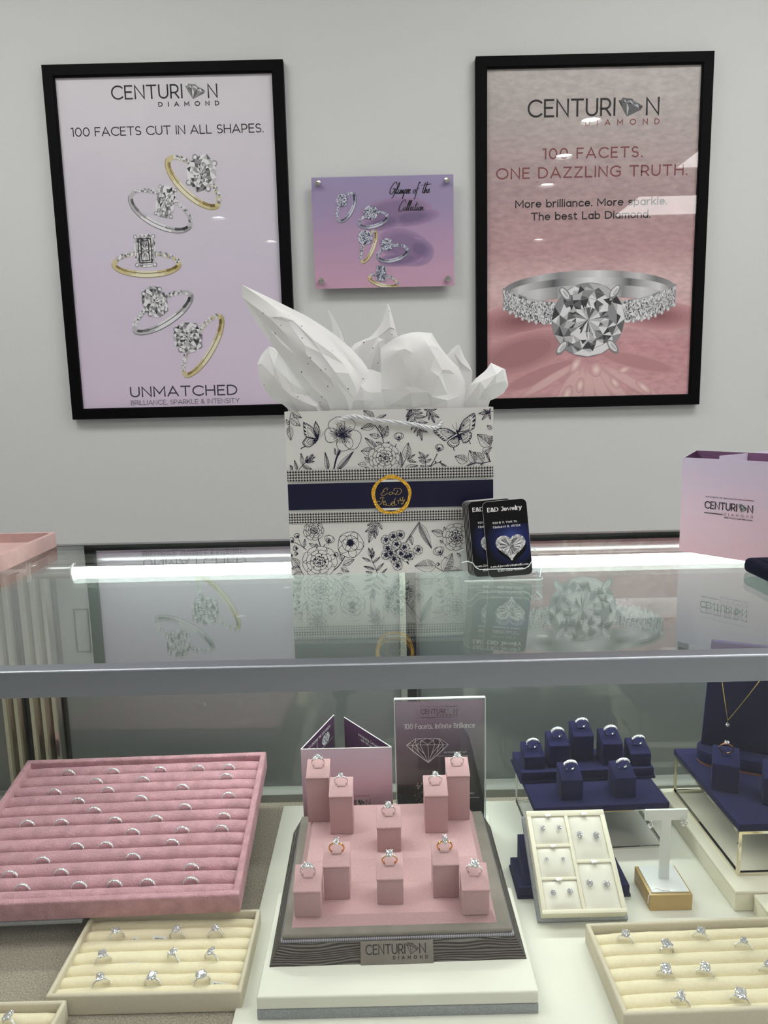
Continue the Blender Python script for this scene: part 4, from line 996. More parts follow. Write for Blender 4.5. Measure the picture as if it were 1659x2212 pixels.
leaf(c3, 890, 1130, 1062, 1043, .24, .5); leaf(c3, 865, 1170, 985, 1228, .3, .5); leaf(c3, 870, 1060, 850, 950, .2); leaf(c3, 500, 870, 390, 808, .22); leaf(c3, 320, 860, 330, 740, .2); leaf(c3, 600, 900, 745, 930, .3, .7); leaf(c3, 520, 860, 490, 810, .3)
for x, y, r, a in ((215, 700, 42, -130), (135, 765, 46, -120), (195, 880, 38, 180), (205, 958, 28, 180), (785, 975, 40, -30), (130, 985, 26, 180)): fl(bbud, c3, x, y, r, a)
leaf(c3, 240, 1150, 140, 1020, .42, .9); leaf(c3, 280, 1230, 150, 1285, .26, .9); leaf(c3, 260, 1160, 130, 1180, .3, .9); stem(c3, (240, 1150), (320, 1285))
fl(bpeony, c3, 545, 1075, 250, 4, .78, 1); leaf(c3, 900, 1270, 770, 1275, .2)
stem(c4, (290, 415), (360, 300), (425, 205), wd=1.6); stem(c4, (300, 415), (370, 310), (432, 208), wd=1.0); leaf(c4, 424, 215, 560, 476, .14, .9); leaf(c4, 340, 345, 360, 440, .22)
for x, y in ((130, 560), (330, 640), (215, 660), (370, 590), (100, 590), (345, 470), (250, 690)): leaf(c4, 230, 480, x, y, .12, .9)
for x, y in ((235, 335), (90, 385), (165, 350), (200, 430), (280, 460), (110, 470), (145, 520), (245, 525), (300, 560), (90, 540), (215, 650), (340, 545), (420, 490), (180, 580)): fl(bsmall, c4, x, y, 46)
fl(bpeony, c4, 800, 360, 135, 3, 1.0, 1); leaf(c4, 680, 335, 552, 295, .3, .6); leaf(c4, 690, 300, 680, 255, .3); leaf(c4, 670, 420, 640, 390, .3)
fl(bbud, c4, 640, 505, 58, -120); stem(c4, (690, 560), (730, 580), wd=1.4); leaf(c4, 610, 652, 388, 655, .32, .6); leaf(c4, 690, 712, 772, 525, .34, .7); stem(c4, (600, 660), (650, 690), (700, 716)); fl(bbud, c4, 632, 635, 18, 180); leaf(c4, 690, 712, 860, 690, .3, .6); leaf(c4, 860, 560, 820, 520, .3)
ba.done('floral_print', [M['ink_navy'], M['bag']])
# houndstooth, navy band, seal
ba = BagArt()
def hound(z_top, z_bot, rows):
    u = (z_top - z_bot) / rows / 8
    nx_ = int((BX1 - BX0) / u)
    for j in range(rows * 8):
        i = 0
        while i < nx_:
            dk = lambda i: (i % 8 < 4) if (i - j) % 4 < 2 else (j % 8 < 4)
            if not dk(i): i += 1; continue
            k = i
            while k < nx_ and dk(k): k += 1
            x0, x1, z = BX0 + i * u, BX0 + k * u, z_bot + j * u
            ba.flat([(x0, z), (x1, z), (x1, z + u), (x0, z + u)], 0, 16); i = k
ba.flat([(BX0, 1.0800), (BX1, 1.0800), (BX1, 1.0938), (BX0, 1.0938)], 1, 15); ba.flat([(BX0, 1.0293), (BX1, 1.0293), (BX1, 1.0425), (BX0, 1.0425)], 1, 15)
hound(1.0936, 1.0802, 4); hound(1.0423, 1.0295, 4)
ba.done('houndstooth_band', [M['ink'], M['bag']])
ba = BagArt(); ba.flat([(BX0, 1.0456), (BX1, 1.0456), (BX1, 1.0770), (BX0, 1.0770)], 0, 15); ba.done('navy_band', M['ink_navy'])
ba = BagArt(); sx_, sz_ = .0094, 1.0614; n = 48
blob(ba, sx_, sz_, .0208, .0205, 0, 1, 17, 40)
ba.flat([(sx_ - .0190, 1.0762), (sx_ - .0110, 1.0785), (sx_ + .0110, 1.0785), (sx_ + .0140, 1.0770), (sx_ - .0140, 1.0770)][0:0] or [(sx_ - .0132, 1.0771), (sx_ + .0132, 1.0771), (sx_ + .0095, 1.0798), (sx_ - .0095, 1.0798)], 2, 18)
ba.flat([(sx_ - .0132, 1.0455), (sx_ - .0095, 1.0428), (sx_ + .0095, 1.0428), (sx_ + .0132, 1.0455)], 2, 18)
for k in range(n):
    a0, a1 = 2 * PI * k / n, 2 * PI * (k + 1) / n
    w0 = lambda a: .0238 + .0006 * math.sin(5 * a); w1 = lambda a: .0198 + .0004 * math.sin(3 * a + 1)
    ba.flat([(sx_ + w0(a) * math.cos(a) * 1.0, sz_ + w0(a) * math.sin(a)) for a in (a0, a1)] + [(sx_ + w1(a) * math.cos(a), sz_ + w1(a) * math.sin(a)) for a in (a1, a0)], 0, 20)
ba.done('gold_seal', [M['foil'], M['ink_navy'], M['bag']])
ba = BagArt()
def c5(*p): return [(780 + a / 11.85, 1000 + b / 11.85) for a, b in p]
for st in ([(700, 660), (712, 615), (670, 600), (620, 640), (600, 680), (640, 690), (600, 700), (550, 760), (590, 790), (660, 770), (715, 720)],
           [(830, 710), (790, 700), (755, 735), (790, 770), (850, 740), (850, 705)], [(830, 700), (870, 745)],
           [(980, 650), (965, 710), (930, 765), (900, 740), (1000, 765), (1060, 720), (1080, 660), (1040, 615), (960, 600), (890, 620), (880, 660), (905, 650)],
           [(640, 850), (570, 830), (530, 860), (560, 870)], [(600, 850), (590, 930), (550, 1000), (490, 1035), (440, 1010), (450, 950), (500, 930), (520, 960)],
           [(610, 985), (660, 960), (670, 930), (630, 930), (610, 985), (630, 1030), (675, 1010)], [(695, 985), (690, 1045), (740, 1040), (755, 985), (750, 1050), (800, 1040), (815, 985)],
           [(820, 1010), (880, 985), (880, 950), (840, 960), (830, 1020), (860, 1055), (905, 1030)], [(950, 865), (910, 880), (910, 1000), (940, 1040), (965, 1015)],
           [(970, 915), (1000, 930), (1010, 1000)], [(1000, 930), (1050, 890), (1060, 900)], [(1045, 840), (1070, 930), (1110, 880), (1120, 820)], [(1110, 900), (1150, 930), (1170, 885)], [(1115, 900), (1135, 960), (1110, 1010), (1080, 1000), (1120, 980)]):
    ba.stroke([bp(*p) for p in curve(c5(*st))], 1.35 * PX, 0, 21, nib=.6)
ba.done('seal_lettering', M['foil_pale'])
# rope handle: three twisted strands
hp = cat_spline([(-.0512, .8705, 1.1478), (-.0490, .8655, 1.1510), (-.0400, .8640, 1.1545), (-.0300, .8638, 1.1553), (-.0100, .8638, 1.1510), (.0150, .8638, 1.1478), (.0400, .8638, 1.1440), (.0570, .8638, 1.1402), (.0650, .8645, 1.1410), (.0710, .8705, 1.1470)], 90)
for k in range(3):
    g = G(); pts = []
    for i, q in enumerate(hp):
        a = i * .42 + k * 2 * PI / 3
        pts.append((q.x - bcx, q.y - bcy + .00135 * math.cos(a), q.z - GZ + .00135 * math.sin(a)))
    g.tube(pts, .00145, 8).build('rope_strand', M['rope'], bag, 60)

# --- tissue paper standing in the bag
def tissue_sheet(name, label, rows, m, y, y_amp, seed, step=.013, amp=.0042, zfree=1.166):
    """crumpled sheet: surface through the given rows, broken into flat facets with sharp creases"""
    rows = [[(a[0], (a[2] if len(a) > 2 else y), a[1]) for a in r] for r in rows]
    fr = random.Random(seed)
    nv = 41; nu = 33
    rs = [cat_spline(r, nu) for r in rows]
    cols = [cat_spline([rs[i][j] for i in range(len(rs))], nv) for j in range(nu)]
    def at(u, v):
        a, b_ = u * (nu - 1), v * (nv - 1); i, j = min(int(a), nu - 2), min(int(b_), nv - 2); fu, fv = a - i, b_ - j
        return (cols[i][j] * (1 - fu) + cols[i + 1][j] * fu) * (1 - fv) + (cols[i][j + 1] * (1 - fu) + cols[i + 1][j + 1] * fu) * fv
    H = sum((cols[nu // 2][k + 1] - cols[nu // 2][k]).length for k in range(nv - 1))
    mv = max(4, int(H / step)); uv = []
    for k in range(mv + 1):
        v = k / mv; wd = (at(1, v) - at(0, v)).length; mu = max(1, int(wd / step + .5))
        for q in range(mu + 1):
            jit = .42 if 0 < q < mu else 0; jv = .42 if 0 < k < mv else 0
            uv.append(Vector((q / mu + fr.uniform(-jit, jit) / mu, v + fr.uniform(-jv, jv) / mv)))
    mu = 60
    vs, _, fs, *_r = delaunay_2d_cdt([Vector((p.x, p.y)) for p in uv], [], [], 0, 1e-6)
    P = []
    for t in vs:
        q = at(min(1, max(0, t.x)), min(1, max(0, t.y)))
        big = noise.noise(Vector((q.x * 30, q.z * 30, seed * 1.7))) * 1.1
        e = min(1, .25 + 5 * t.y) * (.35 + .65 * min(1, 6 * t.x, 6 * (1 - t.x)))
        d = (fr.uniform(-1, 1) * .62 + big) * amp * e
        yy = q.y + d - y_amp * math.sin(t.x * PI)
        if q.z < zfree: yy = max(yy, .8755)
        P.append(Vector((q.x, yy, q.z)))
    o = Vector((at(.5, 1).x, y, at(.5, 1).z))
    g = G(); b = bmesh.new(); bv = [b.verts.new((q - o)[:]) for q in P]
    for f in fs: b.faces.new([bv[i] for i in f])
    bmesh.ops.subdivide_edges(b, edges=b.edges[:], cuts=1, use_grid_fill=True, smooth=.25)
    bmesh.ops.triangulate(b, faces=b.faces[:])
    g.bm(b)
    ob = g.build(name, m, None, 20); ob.location = o
    return tag(ob, label, 'tissue paper', 'tissue paper sheets in the gift bag')
RB = 1.135
tissue_sheet('tissue_sheet', 'speckled white tissue sheet rising to the tallest point, far left in the gift bag',
    [[(-.1590, 1.2955, .880), (-.1587, 1.3025, .880), (-.1582, 1.3095, .880)], [(-.1426, 1.2640, .880), (-.1270, 1.2790, .874), (-.1050, 1.2830, .882)], [(-.1250, 1.2385, .880), (-.1000, 1.2540, .870), (-.0755, 1.2668, .884)],
     [(-.1040, 1.2080, .880), (-.0700, 1.2240, .868), (-.0370, 1.2375, .888)], [(-.0850, 1.1830, .880), (-.0480, 1.2000, .870), (-.0120, 1.2050, .888)], [(-.0680, 1.1640, .880), (-.0340, 1.1700, .876), (-.0040, 1.1700, .884)], [(-.058, RB, .884), (-.03, RB, .884), (-.002, RB, .886)]],
    M['tissue_speck'], .882, .003, 3)
tissue_sheet('tissue_sheet', 'crumpled speckled tissue bulging low over the left corner of the gift bag',
    [[(-.1420, 1.2330, .905), (-.1330, 1.2400, .900), (-.1230, 1.2410, .900), (-.1120, 1.2330, .905)], [(-.1490, 1.2140, .900), (-.1330, 1.2170, .885), (-.1150, 1.2150, .884), (-.0930, 1.2060, .900)], [(-.1370, 1.1820, .900), (-.1180, 1.1860, .880), (-.0980, 1.1860, .878), (-.0740, 1.1840, .898)], [(-.1130, 1.1660, .890), (-.0960, 1.1660, .882), (-.0800, 1.1660, .880), (-.0560, 1.1660, .890)], [(-.104, RB, .888), (-.09, RB, .888), (-.075, RB, .888), (-.055, RB, .888)]],
    M['tissue_speck'], .890, .002, 8)
tissue_sheet('tissue_sheet', 'thin white tissue spike standing up behind, near the middle of the gift bag',
    [[(-.0635, 1.2848), (-.0628, 1.2852), (-.0620, 1.2840)], [(-.0590, 1.2700), (-.0555, 1.2690), (-.0520, 1.2670)], [(-.0580, 1.2500), (-.0510, 1.2500), (-.0440, 1.2460)], [(-.056, 1.20), (-.045, 1.20), (-.030, 1.20)], [(-.05, RB), (-.04, RB), (-.03, RB)]],
    M['tissue_speck'], .932, .003, 12)
tissue_sheet('tissue_sheet', 'white tissue sheet with a curved horn-like point, behind the middle of the gift bag',
    [[(.0100, 1.2885), (.0109, 1.2898), (.0116, 1.2885)], [(.0020, 1.2650), (.0110, 1.2680), (.0180, 1.2650)], [(-.0130, 1.2490), (.0060, 1.2520), (.0215, 1.2500)], [(-.0370, 1.2370), (.0000, 1.2400), (.0240, 1.2400)], [(-.0370, 1.2000), (-.003, 1.2000), (.030, 1.2000)], [(-.03, RB), (0, RB), (.03, RB)]],
    M['tissue_speck'], .918, .006, 17)
tissue_sheet('tissue_sheet', 'broad plain white tissue sheet folded over the right half of the gift bag',
    [[(.0012, 1.2350, .884), (.0200, 1.2460, .880), (.0400, 1.2510, .880), (.0610, 1.2500, .884)], [(.0008, 1.2190, .880), (.0280, 1.2300, .868), (.0560, 1.2340, .866), (.0760, 1.2260, .882)], [(.0005, 1.1950, .880), (.0330, 1.2000, .866), (.0660, 1.2050, .866), (.0960, 1.2040, .884)], [(.0002, 1.1680, .880), (.0330, 1.1700, .874), (.0640, 1.1700, .874), (.1000, 1.1760, .884)], [(.001, RB, .884), (.03, RB, .884), (.06, RB, .884), (.090, RB, .884)]],
    M['tissue'], .880, .004, 23)
tissue_sheet('tissue_sheet', 'small pointed white tissue corner behind the right side of the gift bag',
    [[(.0935, 1.2376), (.0945, 1.2386), (.0954, 1.2372)], [(.0800, 1.2250), (.0920, 1.2260), (.1030, 1.2200)], [(.0820, 1.2050), (.0970, 1.2040), (.1117, 1.2031)], [(.085, 1.17), (.096, 1.17), (.108, 1.17)], [(.085, RB), (.095, RB), (.105, RB)]],
    M['tissue'], .905, .003, 29)
tissue_sheet('tissue_sheet', 'white tissue end curling outwards at the far right of the gift bag',
    [[(.1300, 1.2140, .880), (.1370, 1.2170, .884), (.1440, 1.2140, .884), (.1470, 1.2060, .880)], [(.1230, 1.2050, .878), (.1340, 1.2040, .868), (.1440, 1.1960, .868), (.1500, 1.1850, .880)], [(.1060, 1.1900, .880), (.1180, 1.1870, .868), (.1300, 1.1800, .870), (.1390, 1.1740, .880)], [(.0980, 1.1690, .880), (.1080, 1.1690, .876), (.1170, 1.1670, .876), (.1260, 1.1665, .880)], [(.095, RB, .884), (.105, RB, .884), (.113, RB, .884), (.121, RB, .884)]],
    M['tissue'], .880, .002, 35)
tissue_sheet('tissue_sheet', 'crinkled white tissue filling the front middle of the gift bag below the tall point',
    [[(-.0620, 1.2000, .892), (-.0350, 1.2120, .892), (-.0120, 1.2100, .892), (.0150, 1.2000, .892)], [(-.0660, 1.1800, .884), (-.0380, 1.1860, .878), (-.0130, 1.1860, .878), (.0200, 1.1800, .884)], [(-.066, 1.1650, .880), (-.038, 1.1650, .876), (-.013, 1.1650, .876), (.020, 1.1650, .882)], [(-.06, RB, .882), (-.038, RB, .882), (-.013, RB, .882), (.018, RB, .882)]],
    M['tissue'], .886, .002, 41)

# --- business cards in an acrylic holder
def rounded(hx_, h_, r, n=5):
    P = []
    for cx_, cz_, a0 in ((hx_ - r, r, -90), (hx_ - r, h_ - r, 0), (-hx_ + r, h_ - r, 90), (-hx_ + r, r, 180)):
        P += [(cx_ + r * math.cos(R(a0 + 90 * k / n)), cz_ + r * math.sin(R(a0 + 90 * k / n))) for k in range(n + 1)]
    return P
XZ = Matrix(((1, 0, 0, 0), (0, 0, 1, 0), (0, 1, 0, 0), (0, 0, 0, 1)))       # (x, z, y) prism helper
hcx, hcy = .1345, .838
hold = thing('business_card_holder', 'clear acrylic business card holder on the glass in front of the gift bag', 'card holder', (hcx, hcy, GZ))
hw = .0475
g = G()
g.prism([(-hw + .004, -.016), (hw - .004, -.016), (hw, -.012), (hw, .022), (-hw, .022), (-hw, -.012)], 0, .003)
g.build('base', M['acrylic'], hold)
back = [(-hw, .003), (hw, .003), (hw, .026)] + [(hw - .001 - .006 * k / 4, .026 + .004 * math.sin(k / 4 * PI / 2)) for k in range(5)] + [(.0385, .032), (.036, .036), (.0335, .045), (.030, .050), (.024, .052), (-.024, .052), (-.030, .050), (-.0335, .045), (-.036, .036), (-.0385, .032), (-hw + .007, .030), (-hw, .026)]
g = G(); g.prism(back, .0195, .022, mx=XZ); g.build('back_plate', M['acrylic'], hold)
lip = [(-hw + .004, .003), (hw - .004, .003), (hw - .001, .022), (hw - .008, .0235), (.0335, .021), (.0305, .016), (.026, .0135), (-.026, .0135), (-.0305, .016), (-.0335, .021), (-hw + .008, .0235), (-hw + .001, .022)]
g = G(); g.prism(lip, -.016, -.0138, mx=XZ); g.build('lip', M['acrylic'], hold)
for s_ in (-1, 1):
    g = G(); g.prism([(s_ * hw, -.013), (s_ * (hw - .002), -.013), (s_ * (hw - .002), .0195), (s_ * hw, .0195)], .003, .0225); g.build('side_wall', M['acrylic'], hold)
def rim(path, r=.0006): return G().tube(path, r, 6)
rim([(x, -.0149, z) for x, z in lip[2:]], .0006).build('polished_rim', M['acrylic_edge'], hold)
rim([(x, .0207, z) for x, z in back[2:]], .0006).build('polished_rim', M['acrylic_edge'], hold)
rim([(-hw + .004, -.016, .0004), (hw - .004, -.016, .0004), (hw, -.012, .0004), (hw, .022, .0004)], .0008).build('polished_rim', M['acrylic_edge'], hold)
def glow_print():
    t = NT('deep_blue_print'); tc = t.add('ShaderNodeTexCoord'); mp = t.add('ShaderNodeMapping'); mp.inputs['Location'].default_value = (-.62, 0, -.80); mp.inputs['Scale'].default_value = (1.0, 0, 1.15)
    ln = t.add('ShaderNodeVectorMath', operation='LENGTH'); cr = t.add('ShaderNodeValToRGB'); e = cr.color_ramp.elements
    e[0].color = rgb(66, 80, 150); e[1].position = .62; e[1].color = rgb(12, 12, 15); m_ = e.new(.3); m_.color = rgb(34, 42, 92)
    t.link(tc.outputs['Generated'], mp.inputs[0]); t.link(mp.outputs[0], ln.inputs[0]); t.link(ln.outputs['Value'], cr.inputs[0]); t.link(cr.outputs[0], t.p.inputs['Base Color'])
    t.set(Roughness=.45); t.p.inputs['Specular IOR Level'].default_value = .25
    return t.m
M['card_glow'] = glow_print()
CW, CH = .0254, .0885
def business_card(label, loc, rot, full=True):
    t = thing('business_card', label, 'business card', loc, rot, 'business cards in the acrylic holder')
    g = G(); g.prism(rounded(CW, CH, .006), -.0002, .0002, mx=XZ); g.build('card_stock', M['card'], t)
    P = rounded(CW, CH, .006); g = G(); g.tube([(x, 0, z) for x, z in P], .00028, 5, closed=True); g.build('card_edge', M['card_edge'], t)
    if not full: return t
    y = -.0002
    g = G(); g.flat([(x * .985, .0006 + z * .66) for x, z in rounded(CW, CH, .006)][:12] + [(CW * .985, .058), (-CW * .985, .058)] + [(-CW * .985, .006), (-CW * .8, .0008)], 0, 2) if False else g.flat([(CW * .985, .0065), (CW * .985, .060), (-CW * .985, .060), (-CW * .985, .0065), (-CW * .78, .0006), (CW * .78, .0006)], 0, 1)
    g.v = [(v[0], v[1] + y, v[2]) for v in g.v]
    g.build('photo_print', M['card_glow'], t)
    heart = []
    for k in range(60):
        a = 2 * PI * k / 60
        heart.append((.0165 * math.sin(a) ** 3 * 1.02, .0128 * (13 * math.cos(a) - 5 * math.cos(2 * a) - 2 * math.cos(3 * a) - math.cos(4 * a)) / 13))
    hc = (.0030, .0355)
    h = lambda s_, dz=0: [(hc[0] + x * s_, hc[1] + z * s_ + dz) for x, z in heart]
    g = G(); g.flat([(x + .0012, z - .0060) for x, z in h(1.0)], 5, 3, y)
    g.flat(h(.94), 3, 4, y); r_ = random.Random(9)
    for s_, rr in ((.96, .00125), (.80, .0009)):
        P = h(s_)
        for k in range(0, 60, 1 if s_ > .9 else 2):
            x, z = P[k]; blob(g, x, z, rr, rr, 0, r_.choice((3, 4, 4, 2)), 6, 7); g.v[-7:] = [(v[0], v[1] + y, v[2]) for v in g.v[-7:]]
    P = h(.74)
    for k in range(60):
        c_ = (hc[0], hc[1] - .0005); q1, q2 = P[k], P[(k + 1) % 60]
        f = .35 if k % 2 else .25
        g.flat([q1, q2, (c_[0] + (q2[0] - c_[0]) * f, c_[1] + (q2[1] - c_[1]) * f), (c_[0] + (q1[0] - c_[0]) * f, c_[1] + (q1[1] - c_[1]) * f)], r_.choice((4, 4, 3, 2, 1) if k % 3 else (1, 2)), 5, y)
        g.flat([c_, (c_[0] + (q1[0] - c_[0]) * f, c_[1] + (q1[1] - c_[1]) * f), (c_[0] + (q2[0] - c_[0]) * f, c_[1] + (q2[1] - c_[1]) * f)], r_.choice((0, 1, 2, 4)), 6, y)
    g.build('heart_print', G5 + [M['card']], t)
    g = G()
    text(g, 'E&D Jewelry', -.0205, .0195, .0760, .0056, .22, 0, .05, 3, .42)
    text(g, '923-B S. York St.', -.0155, .0130, .0620, .0026, .20, 0, .10, 3, .45); text(g, 'Elmhurst IL 60126', -.0155, .0160, .0570, .0026, .20, 0, .10, 3, .45)
    text(g, 'e.en.d.jewelry@gmail.com', -.0225, .0215, .0115, .0027, .19, 0, .08, 3, .5); text(g, '630-546-0633', -.0145, .0145, .0060, .0034, .20, 0, .10, 3, .45)
    g.v = [(v[0], v[1] + y, v[2]) for v in g.v]
    g.build('lettering', M['ink_white'], t)
    return t
yaw, lean, tw = R(-3), R(-7), R(-4.5)
business_card('frontmost black business card with heart jewel print, fully visible in the acrylic holder', (.1455, .8290, GZ + .0033), (lean, tw, yaw))
business_card('black business card half hidden behind the frontmost card in the acrylic holder', (.1290, .8335, GZ + .0033), (lean, tw, yaw))
ORD = ['second', 'third', 'fourth', 'fifth']
for k in range(4):
    business_card('black business card showing only its left edge, %s behind the half hidden card' % ['first', 'second', 'third', 'fourth'][k], (.1275 - .0014 * k, .8355 + .0016 * k, GZ + .0033), (lean, tw, yaw), False)

# --- pink velvet tray at the left end of the glass
t = thing('velvet_tray', 'empty pale pink velvet tray on the glass at the left end of the counter', 'tray', (-.617, 1.010, GZ))
tw_, td_, th_ = .1205, .0880, .0210
g = G()
P = rounded(tw_, td_ * 2, .010); P = [(x, z - td_) for x, z in P]
Pi = [(x * (tw_ - .007) / tw_, z * (td_ - .007) / td_) for x, z in P]
n = len(P)
vs = [(x, y, 0) for x, y in P] + [(x, y, th_ - .001) for x, y in P] + [(x * .995, y * .995, th_) for x, y in P] + [(x, y, th_) for x, y in Pi] + [(x, y, .007) for x, y in Pi]
fs = [(a * n + k, a * n + (k + 1) % n, (a + 1) * n + (k + 1) % n, (a + 1) * n + k) for a in range(4) for k in range(n)] + [tuple(range(n))[::-1]]
g.add(vs, fs); g.build('tray_rim', M['velvet_flat'], t, 35)
G().add([(x, y, .0072) for x, y in Pi], [tuple(range(n))]).build('tray_lining', M['velvet_flat'], t)

# --- folded pink brochure at the right end of the glass
M['print_pink'] = gradient('lilac_pink_print', [(0, rgb(228, 194, 206)), (.45, rgb(226, 200, 216)), (1, rgb(212, 200, 224))], .4, wave=.5)
def panel(p0, p1, h, th, m_out, m_in, name, parent, org, inside=1):
    """upright card panel between two floor points; outer print on the near side"""
    a, b = Vector((*p0, 0)), Vector((*p1, 0)); d = (b - a).normalized(); nrm = Vector((d.y, -d.x, 0)) * th / 2
    g = G(); o = Vector(org)
    vs = [a + nrm, b + nrm, b - nrm, a - nrm]; vs = [v - o for v in vs] + [v - o + Vector((0, 0, h)) for v in vs]
    g.add([v[:] for v in vs], [(0, 1, 5, 4)], 0); g.add([v[:] for v in vs], [(2, 3, 7, 6)], 1); g.add([v[:] for v in vs], [(1, 2, 6, 5), (3, 0, 4, 7), (4, 5, 6, 7), (3, 2, 1, 0)], 2)
    return g.build(name, [m_out, m_in, M['ink_white']], parent)
class FaceArt(G):
    """art on an upright face: x along the face from its left end, z up from its foot"""
    def done(s, name, mats, parent, p0, p1, org, lift=.0006):
        a, b = Vector((*p0, 0)), Vector((*p1, 0)); d = (b - a).normalized(); nrm = Vector((d.y, -d.x, 0)); o = Vector(org)
        s.v = [tuple(a + d * p[0] + nrm * (lift - p[1]) + Vector((0, 0, p[2])) - o) for p in s.v]
        return s.build(name, mats, parent)
BA, BH = (.3927, .9575), .1250
bd = Vector((.6313, -.7756)); bn = Vector((.7756, .6313))
BB = (BA[0] + bd.x * .128, BA[1] + bd.y * .128)
bro = thing('brochure', 'pink folded square brochure standing on the glass at the right end of the counter', 'brochure', (BA[0], BA[1], GZ))
org = (BA[0], BA[1], 0)
f = panel(BA, BB, BH, .0006, M['print_pink'], M['purple'], 'panel', bro, org)
B2 = (BA[0] + .062, BA[1] + .104); B3 = (B2[0] + bd.x * .128, B2[1] + bd.y * .128)
panel((BA[0] + .003, BA[1] + .0015), B2, BH, .0006, M['purple'], M['purple'], 'panel', bro, org)
panel(B2, B3, BH, .0006, M['mauve'], M['print_pink'], 'panel', bro, org)
panel((.4485, .9745), (.5560, 1.0365), BH * .995, .0006, M['print_pink'], M['purple'], 'panel', bro, org)
a = FaceArt()
text(a, 'CENTURI', .0325, .0740, .0610, .0098, .12, 0, .13); text(a, 'N', .0868, .0935, .0610, .0098, .12, 0, .1); 
text(a, '100 FACETS OF BRILLIANCE', .0330, .0730, .0755, .0016, .22, 0, .5); a.flat([(.0740, .0760), (.0945, .0760), (.0945, .0767), (.0740, .0767)], 2, 2)
text(a, 'DIAMOND', .0580, .0940, .0545, .0034, .12, 2, 1.0); a.flat([(.0325, .0550), (.0565, .0550), (.0565, .0560), (.0325, .0560)], 0, 2); text(a, 'MORE FACETS,MORE BRILLIANCE', .0582, .0935, .0512, .0016, .22, 0, .35)
a.done('lettering', INKS, f, BA, BB, org)
a = FaceArt(); logo_gem(a, .0755, .0862, .0605, .0712, [0, 1, 2, 3, 1], 2); a.done('logo_gem', G5, f, BA, BB, org)

# --- navy velvet roll on the right end of the glass
t = thing('velvet_pad', 'dark navy velvet jewellery pad with rounded corner on the glass beside the pink brochure', 'jewellery pad', (.5200, .7600, GZ))
P = [(x, z - .085) for x, z in rounded(.100, .170, .012, 8)]
g = G(); g.prism(P, 0, .0160, bev=.0055, seg=5); g.build('pad', M['navy_dark'], t, 60)
g = G(); g.prism([(x * .86, z * .84) for x, z in P], .0158, .0168, bev=.0005); g.build('pad_inset', M['navy_dark'], t, 60)

# ================================================================== JEWELLERY PIECES
def gem_mesh(kind, r, mx=None, g=None):
    """faceted stone with its girdle at z = 0, table up"""
    g = g or G()
    n = 8 if kind not in ('emerald', 'radiant') else 8
    def rad(t):
        c, s_ = abs(math.cos(t)), abs(math.sin(t))
        if kind == 'emerald': return min(.74 / max(c, 1e-6), 1.0 / max(s_, 1e-6), 1.5 / (c + s_))
        if kind == 'radiant': return min(.86 / max(c, 1e-6), 1.0 / max(s_, 1e-6), 1.6 / (c + s_))
        if kind == 'oval': return 1 / math.sqrt((c / .76) ** 2 + s_ ** 2)
        if kind == 'marquise': return (-c / .56 + math.sqrt((c / .56) ** 2 + 4 * s_ * s_)) / (2 * s_ * s_) * 1.1 if s_ > .03 else .56 / c
        if kind == 'pear': return (1 / math.sqrt((c / .8) ** 2 + s_ ** 2)) * (1.25 if math.sin(t) > .9 else 1)
        return 1
    n = 12
    lv = [(.46, .36, 0), (.76, .24, .5), (1.0, .04, 0), (1.0, -.02, 0), (.52, -.42, .5), (.05, -.80, 0)]
    vs = []; fs = []
    for f, z, o in lv:
        for k in range(n):
            t = 2 * PI * (k + o) / n; q = rad(t) * f * r
            vs.append((q * math.cos(t), q * math.sin(t), z * r))
    for i in range(len(lv) - 1):
        o1, o2 = lv[i][2], lv[i + 1][2]
        for k in range(n):
            j = (k + 1) % n
            a, b, c, d = i * n + k, i * n + j, (i + 1) * n + k, (i + 1) * n + j
            if o1 == o2: fs += [(a, c, d, b)]
            elif o1 == 0: fs += [(a, c, b), (c, d, b)]
            else: fs += [(a, c, d), (a, d, b)]
    fs += [tuple(range(n)), tuple((len(lv) - 1) * n + k for k in range(n))[::-1]]
    return g.add(vs, fs, 0, mx)
def shank(R_, wd, th, a0=-90, a1=270, n=44, taper=0.0):
    """band in the xz plane, axis along y; angle 90 is the top"""
    g = G(); rows = []
    pr = [(-.5, -.5), (.5, -.5), (.5, .1), (.32, .5), (-.32, .5), (-.5, .1)]
    for i in range(n):
        a = R(a0 + (a1 - a0) * i / n); f = 1 - taper * max(0, -math.sin(a))
        rows.append([((R_ + v * th) * math.cos(a), u * wd * f, (R_ + v * th) * math.sin(a)) for u, v in pr])
    m = len(pr); vs = [p for r_ in rows for p in r_]
    g.add(vs, [(i * m + k, i * m + (k + 1) % m, ((i + 1) % n) * m + (k + 1) % m, ((i + 1) % n) * m + k) for i in range(n) for k in range(m)])
    return g
RING_R = .0085
